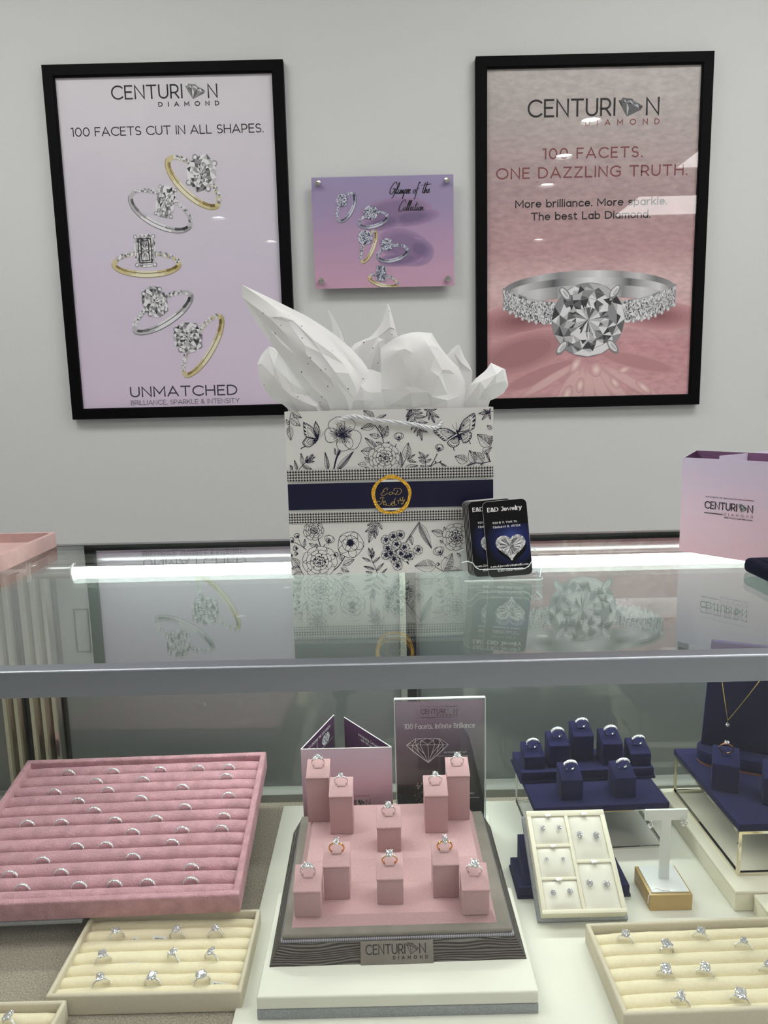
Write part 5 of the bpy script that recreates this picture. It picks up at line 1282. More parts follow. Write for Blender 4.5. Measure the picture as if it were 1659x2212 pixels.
def make_ring(style, metal, stone='round', size=.0033, label='ring'):
    if style not in ('band', 'wide'): size *= 1.2
    """root at the foot of the ring, ring upright in the xz plane"""
    t = thing('diamond_ring' if style != 'band' else 'diamond_band', label, 'ring')
    up = T(0, 0, RING_R + .0008)
    def put(g, name, m, smooth=0):
        g.v = [tuple(up @ Vector(p)) for p in g.v]; return g.build(name, m, t, smooth)
    if style == 'band':
        put(shank(RING_R, .0030, .0015), 'shank', M[metal], 40)
        g = G()
        for k in range(9):
            a = R(14 + 152 * k / 8)
            gem_mesh('round', .00178, T((RING_R + .0007) * math.cos(a), 0, (RING_R + .0007) * math.sin(a)) @ ry(PI / 2 - a), g)
        put(g, 'pave_stones', M['pave'])
    elif style == 'wide':
        put(shank(RING_R, .0036, .0014, taper=.4), 'shank', M[metal], 40)
        g = G()
        for k in range(9):
            a = R(24 + 132 * k / 8)
            gem_mesh(stone, size * 1.22, T((RING_R + .0012) * math.cos(a), 0, (RING_R + .0012) * math.sin(a)) @ ry(PI / 2 - a), g)
        put(g, 'pave_stones', M['pave'])
    else:
        put(shank(RING_R, .0018, .0014, taper=.25), 'shank', M[metal], 40)
        zt = RING_R + .0028
        st = put(gem_mesh(stone, size, T(0, 0, zt)), 'centre_stone', M['diamond'])
        g = G()
        for sx in (-1, 1):
            for sy in (-1, 1):
                fx = .62 if stone in ('oval', 'emerald', 'marquise') else .74
                if stone == 'marquise': fx = .26
                g.tube([(sx * .0006, sy * .0006, RING_R - .0002), (sx * size * fx * .8, sy * size * .70, zt - .0004), (sx * size * fx * .98, sy * size * .80, zt + size * .30)], [.00045, .0004, .00032], 6)
        put(g, 'prongs', M['silver'], 50)
        if style == 'pave':
            g = G()
            for sgn in (-1, 1):
                for k in range(6):
                    a = R(90 + sgn * (24 + 10.5 * k))
                    gem_mesh('round', .0009, T((RING_R + .0008) * math.cos(a), 0, (RING_R + .0008) * math.sin(a)) @ ry(PI / 2 - a), g)
            put(g, 'pave_stones', M['pave'])
        if style == 'three':
            for sgn in (-1, 1):
                a = R(90 + sgn * 29)
                put(gem_mesh('round', .0024, T((RING_R + .0022) * math.cos(a), 0, (RING_R + .0022) * math.sin(a)) @ ry(PI / 2 - a)), 'side_stone', M['diamond'])
    return t
PROTO = {}
def ring(style, metal, stone, size, label, parent_mx, group):
    key = (style, metal, stone, size)
    if key in PROTO: t = copy_tree(PROTO[key])
    else: t = make_ring(style, metal, stone, size, label); PROTO[key] = t
    t.matrix_world = parent_mx; t['label'] = label
    t['group'] = group
    return t
ORDN = ['first', 'second', 'third', 'fourth', 'fifth', 'sixth', 'seventh', 'eighth', 'ninth', 'tenth', 'eleventh', 'twelfth']
def frame_mx(o, yaw, tilt): return T(*o) @ rz(yaw) @ rx(tilt)

# ------------------------------------------------------------------ slotted trays
def slot_tray(name, label, cat, mx, W, D, H, wall, gaps, y_last, m_rim, m_roll, top, r_roll, sink):
    """open box, origin at the front centre of its base; gaps = local y of every groove from back to front"""
    t = thing(name, label, cat); t.matrix_world = mx
    g = G(); hw = W / 2
    for a in ((-hw, hw, 0, wall), (-hw, hw, D - wall, D)): g.box(a[0], a[1], a[2], a[3], 0, H, bev=.0022, seg=3)
    for a in ((-hw, -hw + wall), (hw - wall, hw)): g.box(a[0], a[1], wall * .4, D - wall * .4, 0, H - .0001, bev=.0022, seg=3)
    g.box(-hw + wall * .5, hw - wall * .5, wall * .5, D - wall * .5, 0, .004)
    g.build('tray_rim', m_rim, t, 40)
    lim = [D - wall] + list(gaps) + [wall + .0002]
    for a, b in zip(lim[:-1], lim[1:]):
        y0, y1 = b, a; cy = (y0 + y1) / 2; ry_ = (y1 - y0) / 2
        if ry_ < .003: continue
        g = G(); prof = []
        for k in range(13):
            q = PI * k / 12
            prof.append((cy + ry_ * math.cos(q) * .995, sink + (top - sink) * math.sin(q) ** .7))
        prof += [(cy - ry_ * .995, .004), (cy + ry_ * .995, .004)]
        n = 30; xs = [-hw + wall + (W - 2 * wall) * i / n for i in range(n + 1)]
        rows = []
        for i, x in enumerate(xs):
            e = 1 - .10 * (abs(2 * i / n - 1) ** 10)
            rows.append([(x, cy + (y - cy) * (1 - .04 * (1 - e) * 10), max(.004, z * e + .0007 * noise.noise(Vector((x * 60, y * 60, 3.1))))) for y, z in prof])
        m = len(prof); vs = [p for r_ in rows for p in r_]
        fs = [(i * m + k, (i + 1) * m + k, (i + 1) * m + (k + 1) % m, i * m + (k + 1) % m) for i in range(n) for k in range(m)]
        fs += [tuple(range(m))[::-1], tuple(n * m + k for k in range(m))]
        fs = [f[::-1] for f in fs]
        g.add(vs, fs); g.build('ring_roll', m_roll, t, 60)
    return t
# pink tray
PM = frame_mx((-.3607, .7784, .5783), R(1.53), R(9.04))
pg = [.2429, .2212, .2010, .1800, .1595, .1385, .1150, .0930, .0710, .0500, .0283]
slot_tray('ring_tray', 'large tilted pink velvet ring tray full of diamond bands, left side of case', 'ring tray', PM @ T(0, .0008, 0), .360, .2716, .027, .0085, pg, 0, M['velvet'], M['velvet'], .0225, .0105, .0105)
rows = [[-0.1086, -0.0437, 0.0251, 0.0823, 0.1269], [-0.061, 0.0068, 0.1271], [-0.1131, -0.0383, 0.0683], [-0.0722, 0.0154, 0.1375], [-0.043, 0.0809], [-0.1252, -0.0799, -0.0084, 0.0464, 0.1381], [0.0227, 0.0872, 0.1389], [-0.0428, -0.0053, 0.0793], [-0.0774, 0.0353], [-0.1089, -0.0464, 0.1131], [-0.0845, -0.0167, 0.0256, 0.0652, 0.117]]
for i, r_ in enumerate(rows):
    for k, x in enumerate(r_):
        where = 'leftmost' if k == 0 else ('rightmost' if k == len(r_) - 1 else ['', 'second', 'third', 'fourth'][k] + ' from left')
        ring('band', 'silver', 'round', 0, 'diamond band, %s in the %s row from the top of the pink tray' % (where, ORDN[i]), PM @ T(x, pg[i] + .0002, .0082) @ rx(R(-6)) @ rz(R(rnd.uniform(-6, 6))), 'diamond bands in the pink velvet tray')
# sloping stand that carries the tray
st = thing('tray_stand', 'grey woven sloping stand under the large pink ring tray', 'display stand'); st.matrix_world = PM
G().box(-.172, -.006, -.0002, .262, -.0052, -.0004, bev=.001).build('stand_top', M['woven_grey'], st)
g = G()
yy = lambda y: -(.0283 + y * math.sin(R(9.04))) / math.cos(R(9.04)) + .0006
g.hexa([(-.165, .160, yy(.160)), (-.02, .160, yy(.160)), (-.02, .245, yy(.245)), (-.165, .245, yy(.245)), (-.165, .160, -.0054), (-.02, .160, -.0054), (-.02, .245, -.0054), (-.165, .245, -.0054)])
g.build('stand_block', M['white_board'], st)
# cream tray, left
LM = T(-.2605, .6712, DZ + .0002)
lg = [.7781, .7609, .7436, .7253, .7086, .6925]; lg = [y - .6712 for y in lg]
slot_tray('ring_tray', 'cream ring tray with nine diamond rings, lying below the pink tray', 'ring tray', LM, .2030, .1250, .0240, .0050, lg, 0, M['stone'], M['cream'], .0185, .008, .0085)
def tray_rings(M0, items, z, where, grp, tail):
    for k, (x, y, style, stone, size, yaw, lab) in enumerate(items):
        ring(style, 'silver', stone, size * 1.2, lab, T(x, y, z) @ rz(R(yaw)) @ rx(R(3)), grp)
W9 = 'rings in the left cream tray'
tray_rings(LM, [(-.3205, .7609, 'pave', 'round', .0034, 24, 'round diamond ring with price tag, back row left in the left cream tray'),
    (-.2500, .7609, 'pave', 'oval', .0044, -6, 'oval diamond ring, back row middle in the left cream tray'),
    (-.2055, .7609, 'pave', 'oval', .0041, 4, 'oval diamond ring, back row right in the left cream tray'),
    (-.3225, .7253, 'pave', 'emerald', .0042, 24, 'diamond ring, middle row left in the left cream tray'),
    (-.2440, .7253, 'pave', 'oval', .0040, -30, 'halo diamond ring turned sideways, middle row centre in the left cream tray'),
    (-.2020, .7253, 'pave', 'marquise', .0044, -22, 'pointed diamond ring, middle row right in the left cream tray'),
    (-.3125, .6925, 'pave', 'emerald', .0040, 22, 'diamond ring, front row left in the left cream tray'),
    (-.2570, .6925, 'pave', 'radiant', .0040, -8, 'square cut diamond ring, front row middle in the left cream tray'),
    (-.2055, .6925, 'pave', 'round', .0043, 26, 'large halo diamond ring, front row right in the left cream tray')], DZ + .0075, '', W9, '')
# cream tray, bottom left corner
BM = T(-.4480, .5890, DZ + .0002)
slot_tray('ring_tray', 'cream ring tray cut off by the bottom left corner of the view', 'ring tray', BM, .2220, .0780, .0240, .0050, [.0560, .0385, .0210], 0, M['stone'], M['cream'], .0185, .008, .0085)
ring('pave', 'silver', 'marquise', .0056, 'tall pointed diamond ring in the tray at the bottom left corner', T(-.3860, .5890 + .0560, DZ + .0070) @ rz(R(-24)) @ rx(R(2)), 'rings in the corner cream tray')
# white display pad: large flat board on the liner
pad = G().box(-.166, .955, .590, 1.052, DZ + .0002, DZ + .005, bev=.0012).build('display_board', M['white_board'], None, 40)
tag(pad, 'large flat cream white display board covering the middle and right of the case floor', 'display board')
# cream tray, right
RMx = T(.3660, .6290, DZ + .005) @ rz(R(1.2))
rg = [.7335, .7165, .6993, .6820, .6648, .6469]; rg = [y - .6290 for y in rg]
slot_tray('ring_tray', 'cream ring tray with nine diamond rings, at the right front of the case', 'ring tray', RMx, .2900, .1260, .0250, .0055, rg, 0, M['stone'], M['cream'], .0190, .008, .0090)
def rr(x, y, style, stone, size, yaw, lab): ring(style, 'silver', stone, size * 1.2, lab, RMx @ T(x - .3660, y, .0072) @ rz(R(yaw)) @ rx(R(3)), 'rings in the right cream tray')
rr(.2600, rg[0], 'pave', 'oval', .0042, -26, 'oval diamond ring at the back left corner of the right cream tray')
rr(.3445, rg[0], 'pave', 'oval', .0042, -26, 'oval diamond ring farthest back, right of centre, in the right cream tray')
rr(.2985, rg[1], 'plain', 'radiant', .0042, 12, 'square cut diamond ring with plain band in the second groove, right cream tray')
rr(.3840, rg[1], 'pave', 'oval', .0036, -24, 'small oval diamond ring in the second groove, right side of right cream tray')
rr(.2840, rg[3], 'plain', 'emerald', .0050, -22, 'emerald cut diamond ring with plain band in the fourth groove, right cream tray')
rr(.3255, rg[3], 'pave', 'emerald', .0046, -26, 'emerald cut diamond ring with jewelled band in the fourth groove, right cream tray')
rr(.3925, rg[3], 'pave', 'oval', .0044, -28, 'diamond ring at the right edge of the view in the fourth groove')
rr(.2850, rg[5], 'pave', 'marquise', .0050, -24, 'pointed diamond ring at the front left of the right cream tray')
rr(.3450, rg[5], 'pave', 'emerald', .0050, -28, 'tall bluish diamond ring at the front of the right cream tray')

# little paper price tags
def price_tag(label, mx, w_, h_, lines=True):
    t = thing('price_tag', label, 'price tag', group='paper price tags in the left cream tray'); t.matrix_world = mx
    G().box(-w_ / 2, w_ / 2, -.0002, .0002, 0, h_).build('tag_paper', M['bag'], t)
    g = G()
    for k in range(9): g.flat([(-w_ * .30 + k * w_ * .065, h_ * .3), (-w_ * .30 + k * w_ * .065 + w_ * rnd.uniform(.02, .05), h_ * .3), (-w_ * .30 + k * w_ * .065 + w_ * .03, h_ * .62), (-w_ * .30 + k * w_ * .065, h_ * .62)], 0, 2, -.0003)
    g.build('barcode', M['ink'], t)
price_tag('pointed paper price tag beside the back left ring of the left cream tray', T(-.3005, .7580, DZ + .0135) @ rx(R(-30)) @ ry(R(45)), .0066, .0066)
price_tag('paper price tag left of the back middle ring of the left cream tray', T(-.2705, .7585, DZ + .0145) @ rx(R(-30)) @ ry(R(6)), .0170, .0048)
price_tag('long paper price tag right of the front right ring of the left cream tray', T(-.1855, .6905, DZ + .0140) @ rx(R(-30)) @ ry(R(8)), .0220, .0036)
price_tag('blank-looking thin price tag right of the middle left ring of the left cream tray', T(-.2940, .7230, DZ + .0140) @ rx(R(-40)) @ ry(R(-2)), .0240, .0024)

# ================================================================== CENTRE DISPLAY
ZR = .581
def riser(label, x0, x1, y0, y1, z0, z1):
    t = thing('display_riser', label, 'display riser', ((x0 + x1) / 2, (y0 + y1) / 2, z0)); hx, hy = (x1 - x0) / 2, (y1 - y0) / 2
    G().box(-hx, hx, -hy, hy, .0115, z1 - z0, bev=.002, seg=3).build('riser_body', M['white_board'], t, 40)
    G().box(-hx, hx, -hy, hy, 0, .0114, bev=.0008).build('woven_band', M['woven_grey'], t, 40)
    return t
riser('cream white riser with grey woven band, in front under the grey suede display', -.1406, .1450, .6557, .8145, DZ + .005, ZR)
riser('cream white riser with grey woven band, at the back under the brochure and sign', -.1340, .1405, .8160, .9730, DZ + .005, ZR)
gb = thing('ring_display_base', 'sloping-sided grey suede ring display base with lettered nameplate on the white risers', 'display base', (.0025, .820, ZR), (0, 0, R(.7)))
H1 = .0275; fx, fy0, fy1 = .1374, -.1230, .1200; tx, ty0, ty1 = .1245, -.1115, .1165
g = G()
h0 = .0008
def ringband(z0, x0, ya0, yb0, z1, x1, ya1, yb1):
    vs = [(-x0, ya0, z0), (x0, ya0, z0), (x0, yb0, z0), (-x0, yb0, z0), (-x1, ya1, z1), (x1, ya1, z1), (x1, yb1, z1), (-x1, yb1, z1)]
    return vs
vs = ringband(0, fx, fy0, fy1, .0190, tx + .0025, ty0 - .0022, ty1 + .0010)
G().add(vs, [(0, 1, 5, 4), (1, 2, 6, 5), (2, 3, 7, 6), (3, 0, 4, 7), (3, 2, 1, 0), (4, 5, 6, 7)]).build('embossed_skirt', M['emboss'], gb)
G().box(-tx - .0018, tx + .0018, ty0 - .0014, ty1 + .0006, .0189, .0222, bev=.0010).build('grosgrain_ribbon', M['ribbed'], gb, 50)
G().box(-tx, tx, ty0, ty1, .0221, H1, bev=.0022, seg=3).build('suede_top', M['grey_suede'], gb, 40)
np_ = G(); m_ = T(-.0012, fy0 - .0008, .0005) @ rx(math.atan2(fy0 - ty0, .019) * 1.0)
lean_ = math.atan2(ty0 - .0022 - fy0, .0190)
m_ = T(-.0012, fy0 - .0012, -.0002) @ rx(-lean_)
np_.box(-.0390, .0390, -.0010, .0016, 0, .0222, bev=.0006, mx=m_)
npo = np_.build('nameplate', M['grey_suede'], gb, 40)
g = G(); text(g, 'CENTURI', -.0335, .0090, .0098, .0098, .11, 0, .13); text(g, 'N', .0240, .0310, .0098, .0098, .11, 0, .1); text(g, 'DIAMOND', -.0045, .0330, .0048, .0034, .2, 0, 1.0)
logo_gem(g, .0100, .0228, .0092, .0205, [0], 2, .00045)
g.v = [tuple(m_ @ Vector((v[0], v[1] - .0010, v[2]))) for v in g.v]; g.build('nameplate_lettering', M['seal'], npo)
# pink suede stepped pad
pd = thing('suede_pad', 'dusty pink suede stepped pad on the grey suede base', 'display pad', (.0, .8275, ZR + H1), (0, 0, R(.3)))
y0_, y1_ = .7195 - .8275, .9330 - .8275
prof = [(y0_, 0), (y0_ + .0085, .0080), (.7790 - .8275, .0080), (.8130 - .8275, .0160), (y1_ - .002, .0165), (y1_, .015), (y1_, 0)]
g = G(); n = len(prof); vs = []
for sx in (-1, 1):
    for i, (y, z) in enumerate(prof): vs.append((sx * (.1120 - .55 * z), y, z))
fs = [(k, (k + 1) % n, n + (k + 1) % n, n + k) for k in range(n)] + [tuple(range(n))[::-1], tuple(n + k for k in range(n))]
g.add(vs, fs).build('pad_body', M['suede'], pd)
ZP = ZR + H1
def wedge_block(name, label, mx, w_, h, hb, m, cap, group):
    """square block with a sloping top, slot for a ring; origin at the middle of the front foot"""
    t = thing(name, label, 'ring stand', group=group); t.matrix_world = mx
    hw = w_ / 2; d = w_
    sl = (hb - h) / d
    g = G()
    if cap:
        g.hexa([(-hw, 0, 0), (hw, 0, 0), (hw, d, 0), (-hw, d, 0), (-hw, 0, h - .0022), (hw, 0, h - .0022), (hw, d, hb - .0022), (-hw, d, hb - .0022)], bev=.0008)
        g.build('block', m, t, 40)
        g = G(); o = .0012
        g.hexa([(-hw - .0006, -o, h - .0022), (hw + .0006, -o, h - .0022), (hw + .0006, d, hb - .0022), (-hw - .0006, d, hb - .0022), (-hw - .0006, -o, h), (hw + .0006, -o, h), (hw + .0006, d, hb), (-hw - .0006, d, hb)], bev=.0009)
        g.build('sloped_cap', m, t, 40)
    else:
        g.hexa([(-hw, 0, 0), (hw, 0, 0), (hw, d, 0), (-hw, d, 0), (-hw, 0, h), (hw, 0, h), (hw, d, hb), (-hw, d, hb)], bev=.0012, seg=3); g.build('block', m, t, 40)
    # tongue that the ring is pushed over
    a = math.atan(sl); g = G()
    g.box(-.0054, .0054, 0, d * .52, -.0008, .0012, bev=.0007, mx=T(0, d * .47, h + sl * d * .47) @ rx(a)); g.build('ring_tongue', m, t, 40)
    return t, a
def block_with_ring(pos, h, hb, m, label, rlab, style, metal, stone, size, grp, cap=True, w_=.0295, f=.60, yaw=0, lift=0.0, ryaw=0):
    mx = T(*pos) @ rz(R(yaw))
    t, a = wedge_block('ring_block', label, mx, w_, h, hb, m, cap, grp[0])
    z = h + (hb - h) * f
    ring(style, metal, stone, size, rlab, mx @ T(0, w_ * f, z) @ rx(a) @ T(0, 0, -.0032 + lift) @ rz(R(ryaw)), grp[1])
GB = ('pink suede ring blocks on the centre display', 'rings on the pink suede blocks')
PB = lambda x, y, up: (x, y, ZP + up)
SU = M['suede']
block_with_ring(PB(-.0936, .7246, .0082), .0310, .0435, SU, 'low pink suede block at the front left corner of the pink pad', 'three stone diamond ring on the front left pink block', 'three', 'silver', 'round', .0032, GB)
block_with_ring(PB(.0901, .7217, .0082), .0304, .0426, SU, 'low pink suede block at the front right corner of the pink pad', 'large radiant diamond ring on the front right pink block', 'pave', 'silver', 'radiant', .0042, GB, ryaw=-12)
block_with_ring(PB(-.0029, .7414, .0082), .0317, .0434, SU, 'low pink suede block at the front centre of the pink pad', 'yellow gold ring with rectangular diamond on the front centre pink block', 'pave', 'yellow_gold', 'radiant', .0038, GB)
block_with_ring(PB(-.0631, .7516, .0082), .0413, .0524, SU, 'medium pink suede block behind the front left corner block', 'yellow gold ring with oval diamond on the medium left pink block', 'plain', 'yellow_gold', 'oval', .0038, GB)
block_with_ring(PB(.0602, .7504, .0082), .0411, .0528, SU, 'medium pink suede block behind the front right corner block', 'yellow gold ring with pointed marquise diamond on the medium right pink block', 'plain', 'yellow_gold', 'marquise', .0050, GB)
block_with_ring(PB(-.0031, .8262, .0162), .0322, .0443, SU, 'low pink suede block in the middle of the pink pad', 'white gold ring with tall oval diamond on the middle pink block', 'plain', 'silver', 'oval', .0046, GB)
block_with_ring(PB(-.0635, .8640, .0164), .0526, .0632, SU, 'tall pink suede block in front of the tallest left block', 'diamond ring on the tall inner left pink block', 'pave', 'silver', 'radiant', .0030, GB)
block_with_ring(PB(.0577, .8620, .0164), .0518, .0638, SU, 'tall pink suede block in front of the tallest right block', 'diamond ring on the tall inner right pink block', 'pave', 'silver', 'round', .0035, GB)
block_with_ring(PB(-.0950, .8925, .0165), .0632, .0742, SU, 'tallest pink suede block at the back left, before the folded brochure', 'diamond ring on the tallest back left pink block', 'three', 'silver', 'round', .0034, GB)
block_with_ring(PB(.0888, .8895, .0165), .0628, .0740, SU, 'tallest pink suede block at the back right, before the dark sign', 'diamond ring on the tallest back right pink block', 'pave', 'silver', 'round', .0039, GB)

# folded brochure behind the display
M['print_dusk'] = gradient('dusk_pink_print', [(0, rgb(160, 120, 130)), (.5, rgb(206, 170, 186)), (1, rgb(216, 200, 216))], .4, wave=.3)
FA, FB = (-.1232, .9560), (.0027, .9560); LT, RT = (-.0845, 1.0650), (-.0680, 1.0560)
b2 = thing('brochure', 'pink folded square brochure standing behind the tall left pink blocks', 'brochure', (FA[0], FA[1], ZR)); org = (FA[0], FA[1], 0)
H2 = .1150
f = panel(FA, FB, H2, .0006, M['print_dusk'], M['purple'], 'panel', b2, org)
fl_ = panel(FA, LT, H2, .0006, M['purple'], M['print_dusk'], 'panel', b2, org)
fr_ = panel(RT, FB, H2, .0006, M['purple'], M['print_dusk'], 'panel', b2, org)
for o_ in (f, fl_, fr_): pass
for nm, A_, B_ in (('fl', FA, LT), ('f', FA, FB), ('r', RT, FB)):
    pass
for A_, B_ in ((FA, FB), (FA, LT), (RT, FB)):
    a_, b_ = Vector((*A_, 0)) - Vector(org), Vector((*B_, 0)) - Vector(org)
    G().tube([(a_.x, a_.y, H2), (b_.x, b_.y, H2)], .0007, 6).build('white_edge', M['ink_white'], b2)
a = FaceArt()
text(a, 'CENTURI', .0400, .0745, .0295, .0082, .12, 0, .13); text(a, 'N', .0880, .0945, .0295, .0082, .12, 0, .1); text(a, '100 FACETS OF BRILLIANCE', .0400, .0740, .0428, .0014, .22, 0, .5)
a.flat([(.0750, .0430), (.0945, .0430), (.0945, .0437), (.0750, .0437)], 2, 2); text(a, 'DIAMOND', .0600, .0950, .0240, .0028, .14, 2, 1.0); text(a, 'MORE FACETS,MORE BRILLIANCE', .0600, .0945, .0212, .0014, .22, 0, .35)
a.done('lettering', INKS, f, FA, FB, org)
a = FaceArt(); logo_gem(a, .0762, .0868, .0290, .0382, [0, 0, 1, 2, 3], 2); a.done('logo_gem', G5, f, FA, FB, org)
a = FaceArt(); text(a, 'WHY CHOOSE THE CENTURION?', .018, .100, .1030, .0042, .14, 3, .12)
a.flat([(.050, .07), (.051, .07), (.051, .101), (.050, .101)], 3, 2); a.flat([(.066, .083), (.108, .083), (.108, .0836), (.066, .0836)], 3, 2)
a.done('lettering', INKS, fl_, FA, LT, org)
a = FaceArt(); gem_print(a, .082, .0925, .014, .0085, 0, 'oval', 0, 2, 3); gem_print(a, .036, .0940, .007, .005, 0, 'oval', 0, 2, 4); a.done('printed_stone', G5, fl_, FA, LT, org)
a = FaceArt(); text(a, 'Introducing Centurion Diamond', .040, .118, .1010, .0040, .14, 3, .12); text(a, 'with 100 precision cut facets', .046, .118, .0950, .0040, .14, 3, .12); a.done('lettering', INKS, fr_, RT, FB, org)

# acrylic sign
SX0, SX1, SY, SZ1 = .0080, .1336, .958, .7640
sg = thing('acrylic_sign', 'upright acrylic sign with dark diamond poster behind the tall right pink blocks', 'sign', ((SX0 + SX1) / 2, SY, ZR))
M['print_night'] = gradient('mauve_to_black_print', [(0, rgb(44, 48, 50)), (.30, rgb(34, 36, 40)), (.48, rgb(62, 60, 70)), (.74, rgb(118, 106, 124)), (1, rgb(172, 148, 168))], .35)
hx = (SX1 - SX0) / 2; SH = SZ1 - ZR
ps = G().box(-hx + .0015, hx - .0015, .0018, .0022, .002, SH - .0035).build('print_sheet', M['print_night'], sg)
G().box(-hx, hx, -.0012, .0012, 0, SH).build('acrylic_sheet', M['acrylic'], sg)
G().box(-hx, hx, .0026, .0046, 0, SH).build('acrylic_sheet', M['acrylic'], sg)
G().box(-hx, hx, -.0012, .0046, SH, SH + .0016, bev=.0004).build('polished_edge', M['acrylic_edge'], sg)
for s_ in (-1, 1): G().box(s_ * hx - .0005, s_ * hx + .0005, -.0012, .0046, 0, SH).build('polished_edge', M['acrylic_edge'], sg)
G().box(-hx, hx, -.028, .030, 0, .0024, bev=.0006).build('acrylic_foot', M['acrylic'], sg)
sp_ = lambda x, y: (-hx + (x - 90) / 1485 * 2 * hx, SH - (y - 165 - (x - 90) * -.004) / 1865 * (SH - .0085))
def SP(): return G()
class SignArt(G):
    def done(s, name, mats): 
        s.v = [(p[0], p[1] + .0017, p[2]) for p in s.v]; return s.build(name, mats, ps)
p = SignArt()
def sl(s_, x0, x1, y, cap, wt, mi, tr):
    a_, b_ = sp_(x0, y), sp_(x1, y); text(p, s_, a_[0], b_[0], a_[1], cap * SH / 1865, wt, mi, tr)
sl('CENTURI', 515, 918, 397, 72, .11, 0, .13); sl('N', 1060, 1118, 397, 72, .11, 0, .1); sl('DIAMOND', 780, 1122, 433, 28, .18, 0, 1.0); sl('100 FACETS OF BRILLIANCE', 517, 912, 290, 12, .22, 0, .5); sl('MORE FACETS,MORE BRILLIANCE', 780, 1120, 458, 11, .24, 0, .35)
for x0, x1, y in ((925, 1122, 283), (520, 760, 456)): p.flat([sp_(x0, y + 4), sp_(x1, y + 4), sp_(x1, y - 4), sp_(x0, y - 4)], 0, 2)
p.done('logo', INKS)
p = SignArt(); sl('100 Facets. Infinite Brilliance', 245, 1405, 632, 78, .11, 3, .14); p.done('headline', INKS)
p = SignArt(); a_, b_ = sp_(940, 395), sp_(1045, 325); logo_gem(p, a_[0], b_[0], a_[1], b_[1], [1, 2, 2, 3, 1], 2); p.done('logo_gem', G5)
p = SignArt(); sl('100 PROPRIETARY CUT', 890, 1265, 1025, 26, .12, 3, .15); sl('SPARKLE', 1240, 1388, 1690, 26, .12, 3, .15)
for x0, x1, y in ((780, 1295, 1068), (1180, 1475, 1745)): p.flat([sp_(x0, y + 3), sp_(x1, y + 3), sp_(x1, y - 3), sp_(x0, y - 3)], 3, 2)
p.done('caption', INKS)
p = SignArt()
Lw = .0006
gird = [(275, 885), (370, 885), (435, 890), (500, 885), (625, 880), (740, 885), (815, 885), (885, 885), (965, 885)]
tab = [(430, 782), (515, 782), (620, 780), (740, 782), (820, 785)]; mid = [(350, 850), (425, 815), (525, 815), (720, 815), (830, 815), (900, 850)]
pav = [(380, 985), (485, 1010), (570, 1030), (630, 930), (690, 1030), (770, 1010), (870, 975)]; cul = (632, 1170)
p.flat([sp_(*q) for q in (gird[0], tab[0], tab[-1], gird[-1], cul)], 1, 1)
seg = [(gird[0], tab[0]), (gird[0], gird[-1]), (tab[0], tab[-1]), (tab[-1], gird[-1]), (gird[0], cul), (gird[-1], cul)]
for a_, b_ in ((0, 0), (1, 1), (2, 2), (3, 2), (4, 3), (5, 3), (6, 4), (7, 4)): seg.append((gird[a_], mid[min(5, b_)])); 
for q, r2 in ((mid[1], tab[0]), (mid[1], tab[1]), (mid[2], tab[1]), (mid[2], tab[2]), (mid[3], tab[2]), (mid[3], tab[3]), (mid[4], tab[3]), (mid[4], tab[4]), (mid[1], gird[2]), (mid[2], gird[3]), (mid[2], gird[4]), (mid[3], gird[4]), (mid[3], gird[5]), (mid[4], gird[6])): seg.append((q, r2))
for k, q in enumerate(pav):
    seg += [(gird[k + (0 if k < 3 else 1)], q), (gird[min(8, k + (1 if k < 4 else 2))], q), (q, cul)]
for a_, b_ in seg: p.stroke([sp_(*a_), sp_(*b_)], Lw, 0, 3)
p.done('line_diamond', [M['ink_white'], M['ink_mauve_dark'] if 'ink_mauve_dark' in M else M['ink_grey']])
p = SignArt(); a_ = sp_(600, 1650); r_ = random.Random(6)
blob(p, a_[0], a_[1], .0205, .0222, 0, 0, 2, 40)
for k in range(170):
    t = r_.uniform(0, 2 * PI); d = .0205 * math.sqrt(r_.uniform(.02, .95)); q = (a_[0] + d * math.cos(t), a_[1] + d * 1.08 * math.sin(t)); t2 = t + r_.choice((0, PI / 3, -PI / 3)) + r_.uniform(-.3, .3); l = r_.uniform(.002, .005); w2 = l * .28
    e = (q[0] + l * math.cos(t2), q[1] + l * math.sin(t2))
    if math.hypot(e[0] - a_[0], (e[1] - a_[1]) / 1.08) > .0206: continue
    p.flat([q, (q[0] + l * .5 * math.cos(t2) - w2 * math.sin(t2), q[1] + l * .5 * math.sin(t2) + w2 * math.cos(t2)), e, (q[0] + l * .5 * math.cos(t2) + w2 * math.sin(t2), q[1] + l * .5 * math.sin(t2) - w2 * math.cos(t2))], r_.choice((0, 1, 1, 2, 2, 3)), 3)
p.done('printed_stone', [paper('stone_print_%s' % n, rgb(*v)) for n, v in (('dark', (34, 32, 32)), ('umber', (84, 78, 74)), ('taupe', (124, 118, 112)), ('pale', (176, 170, 162)))])

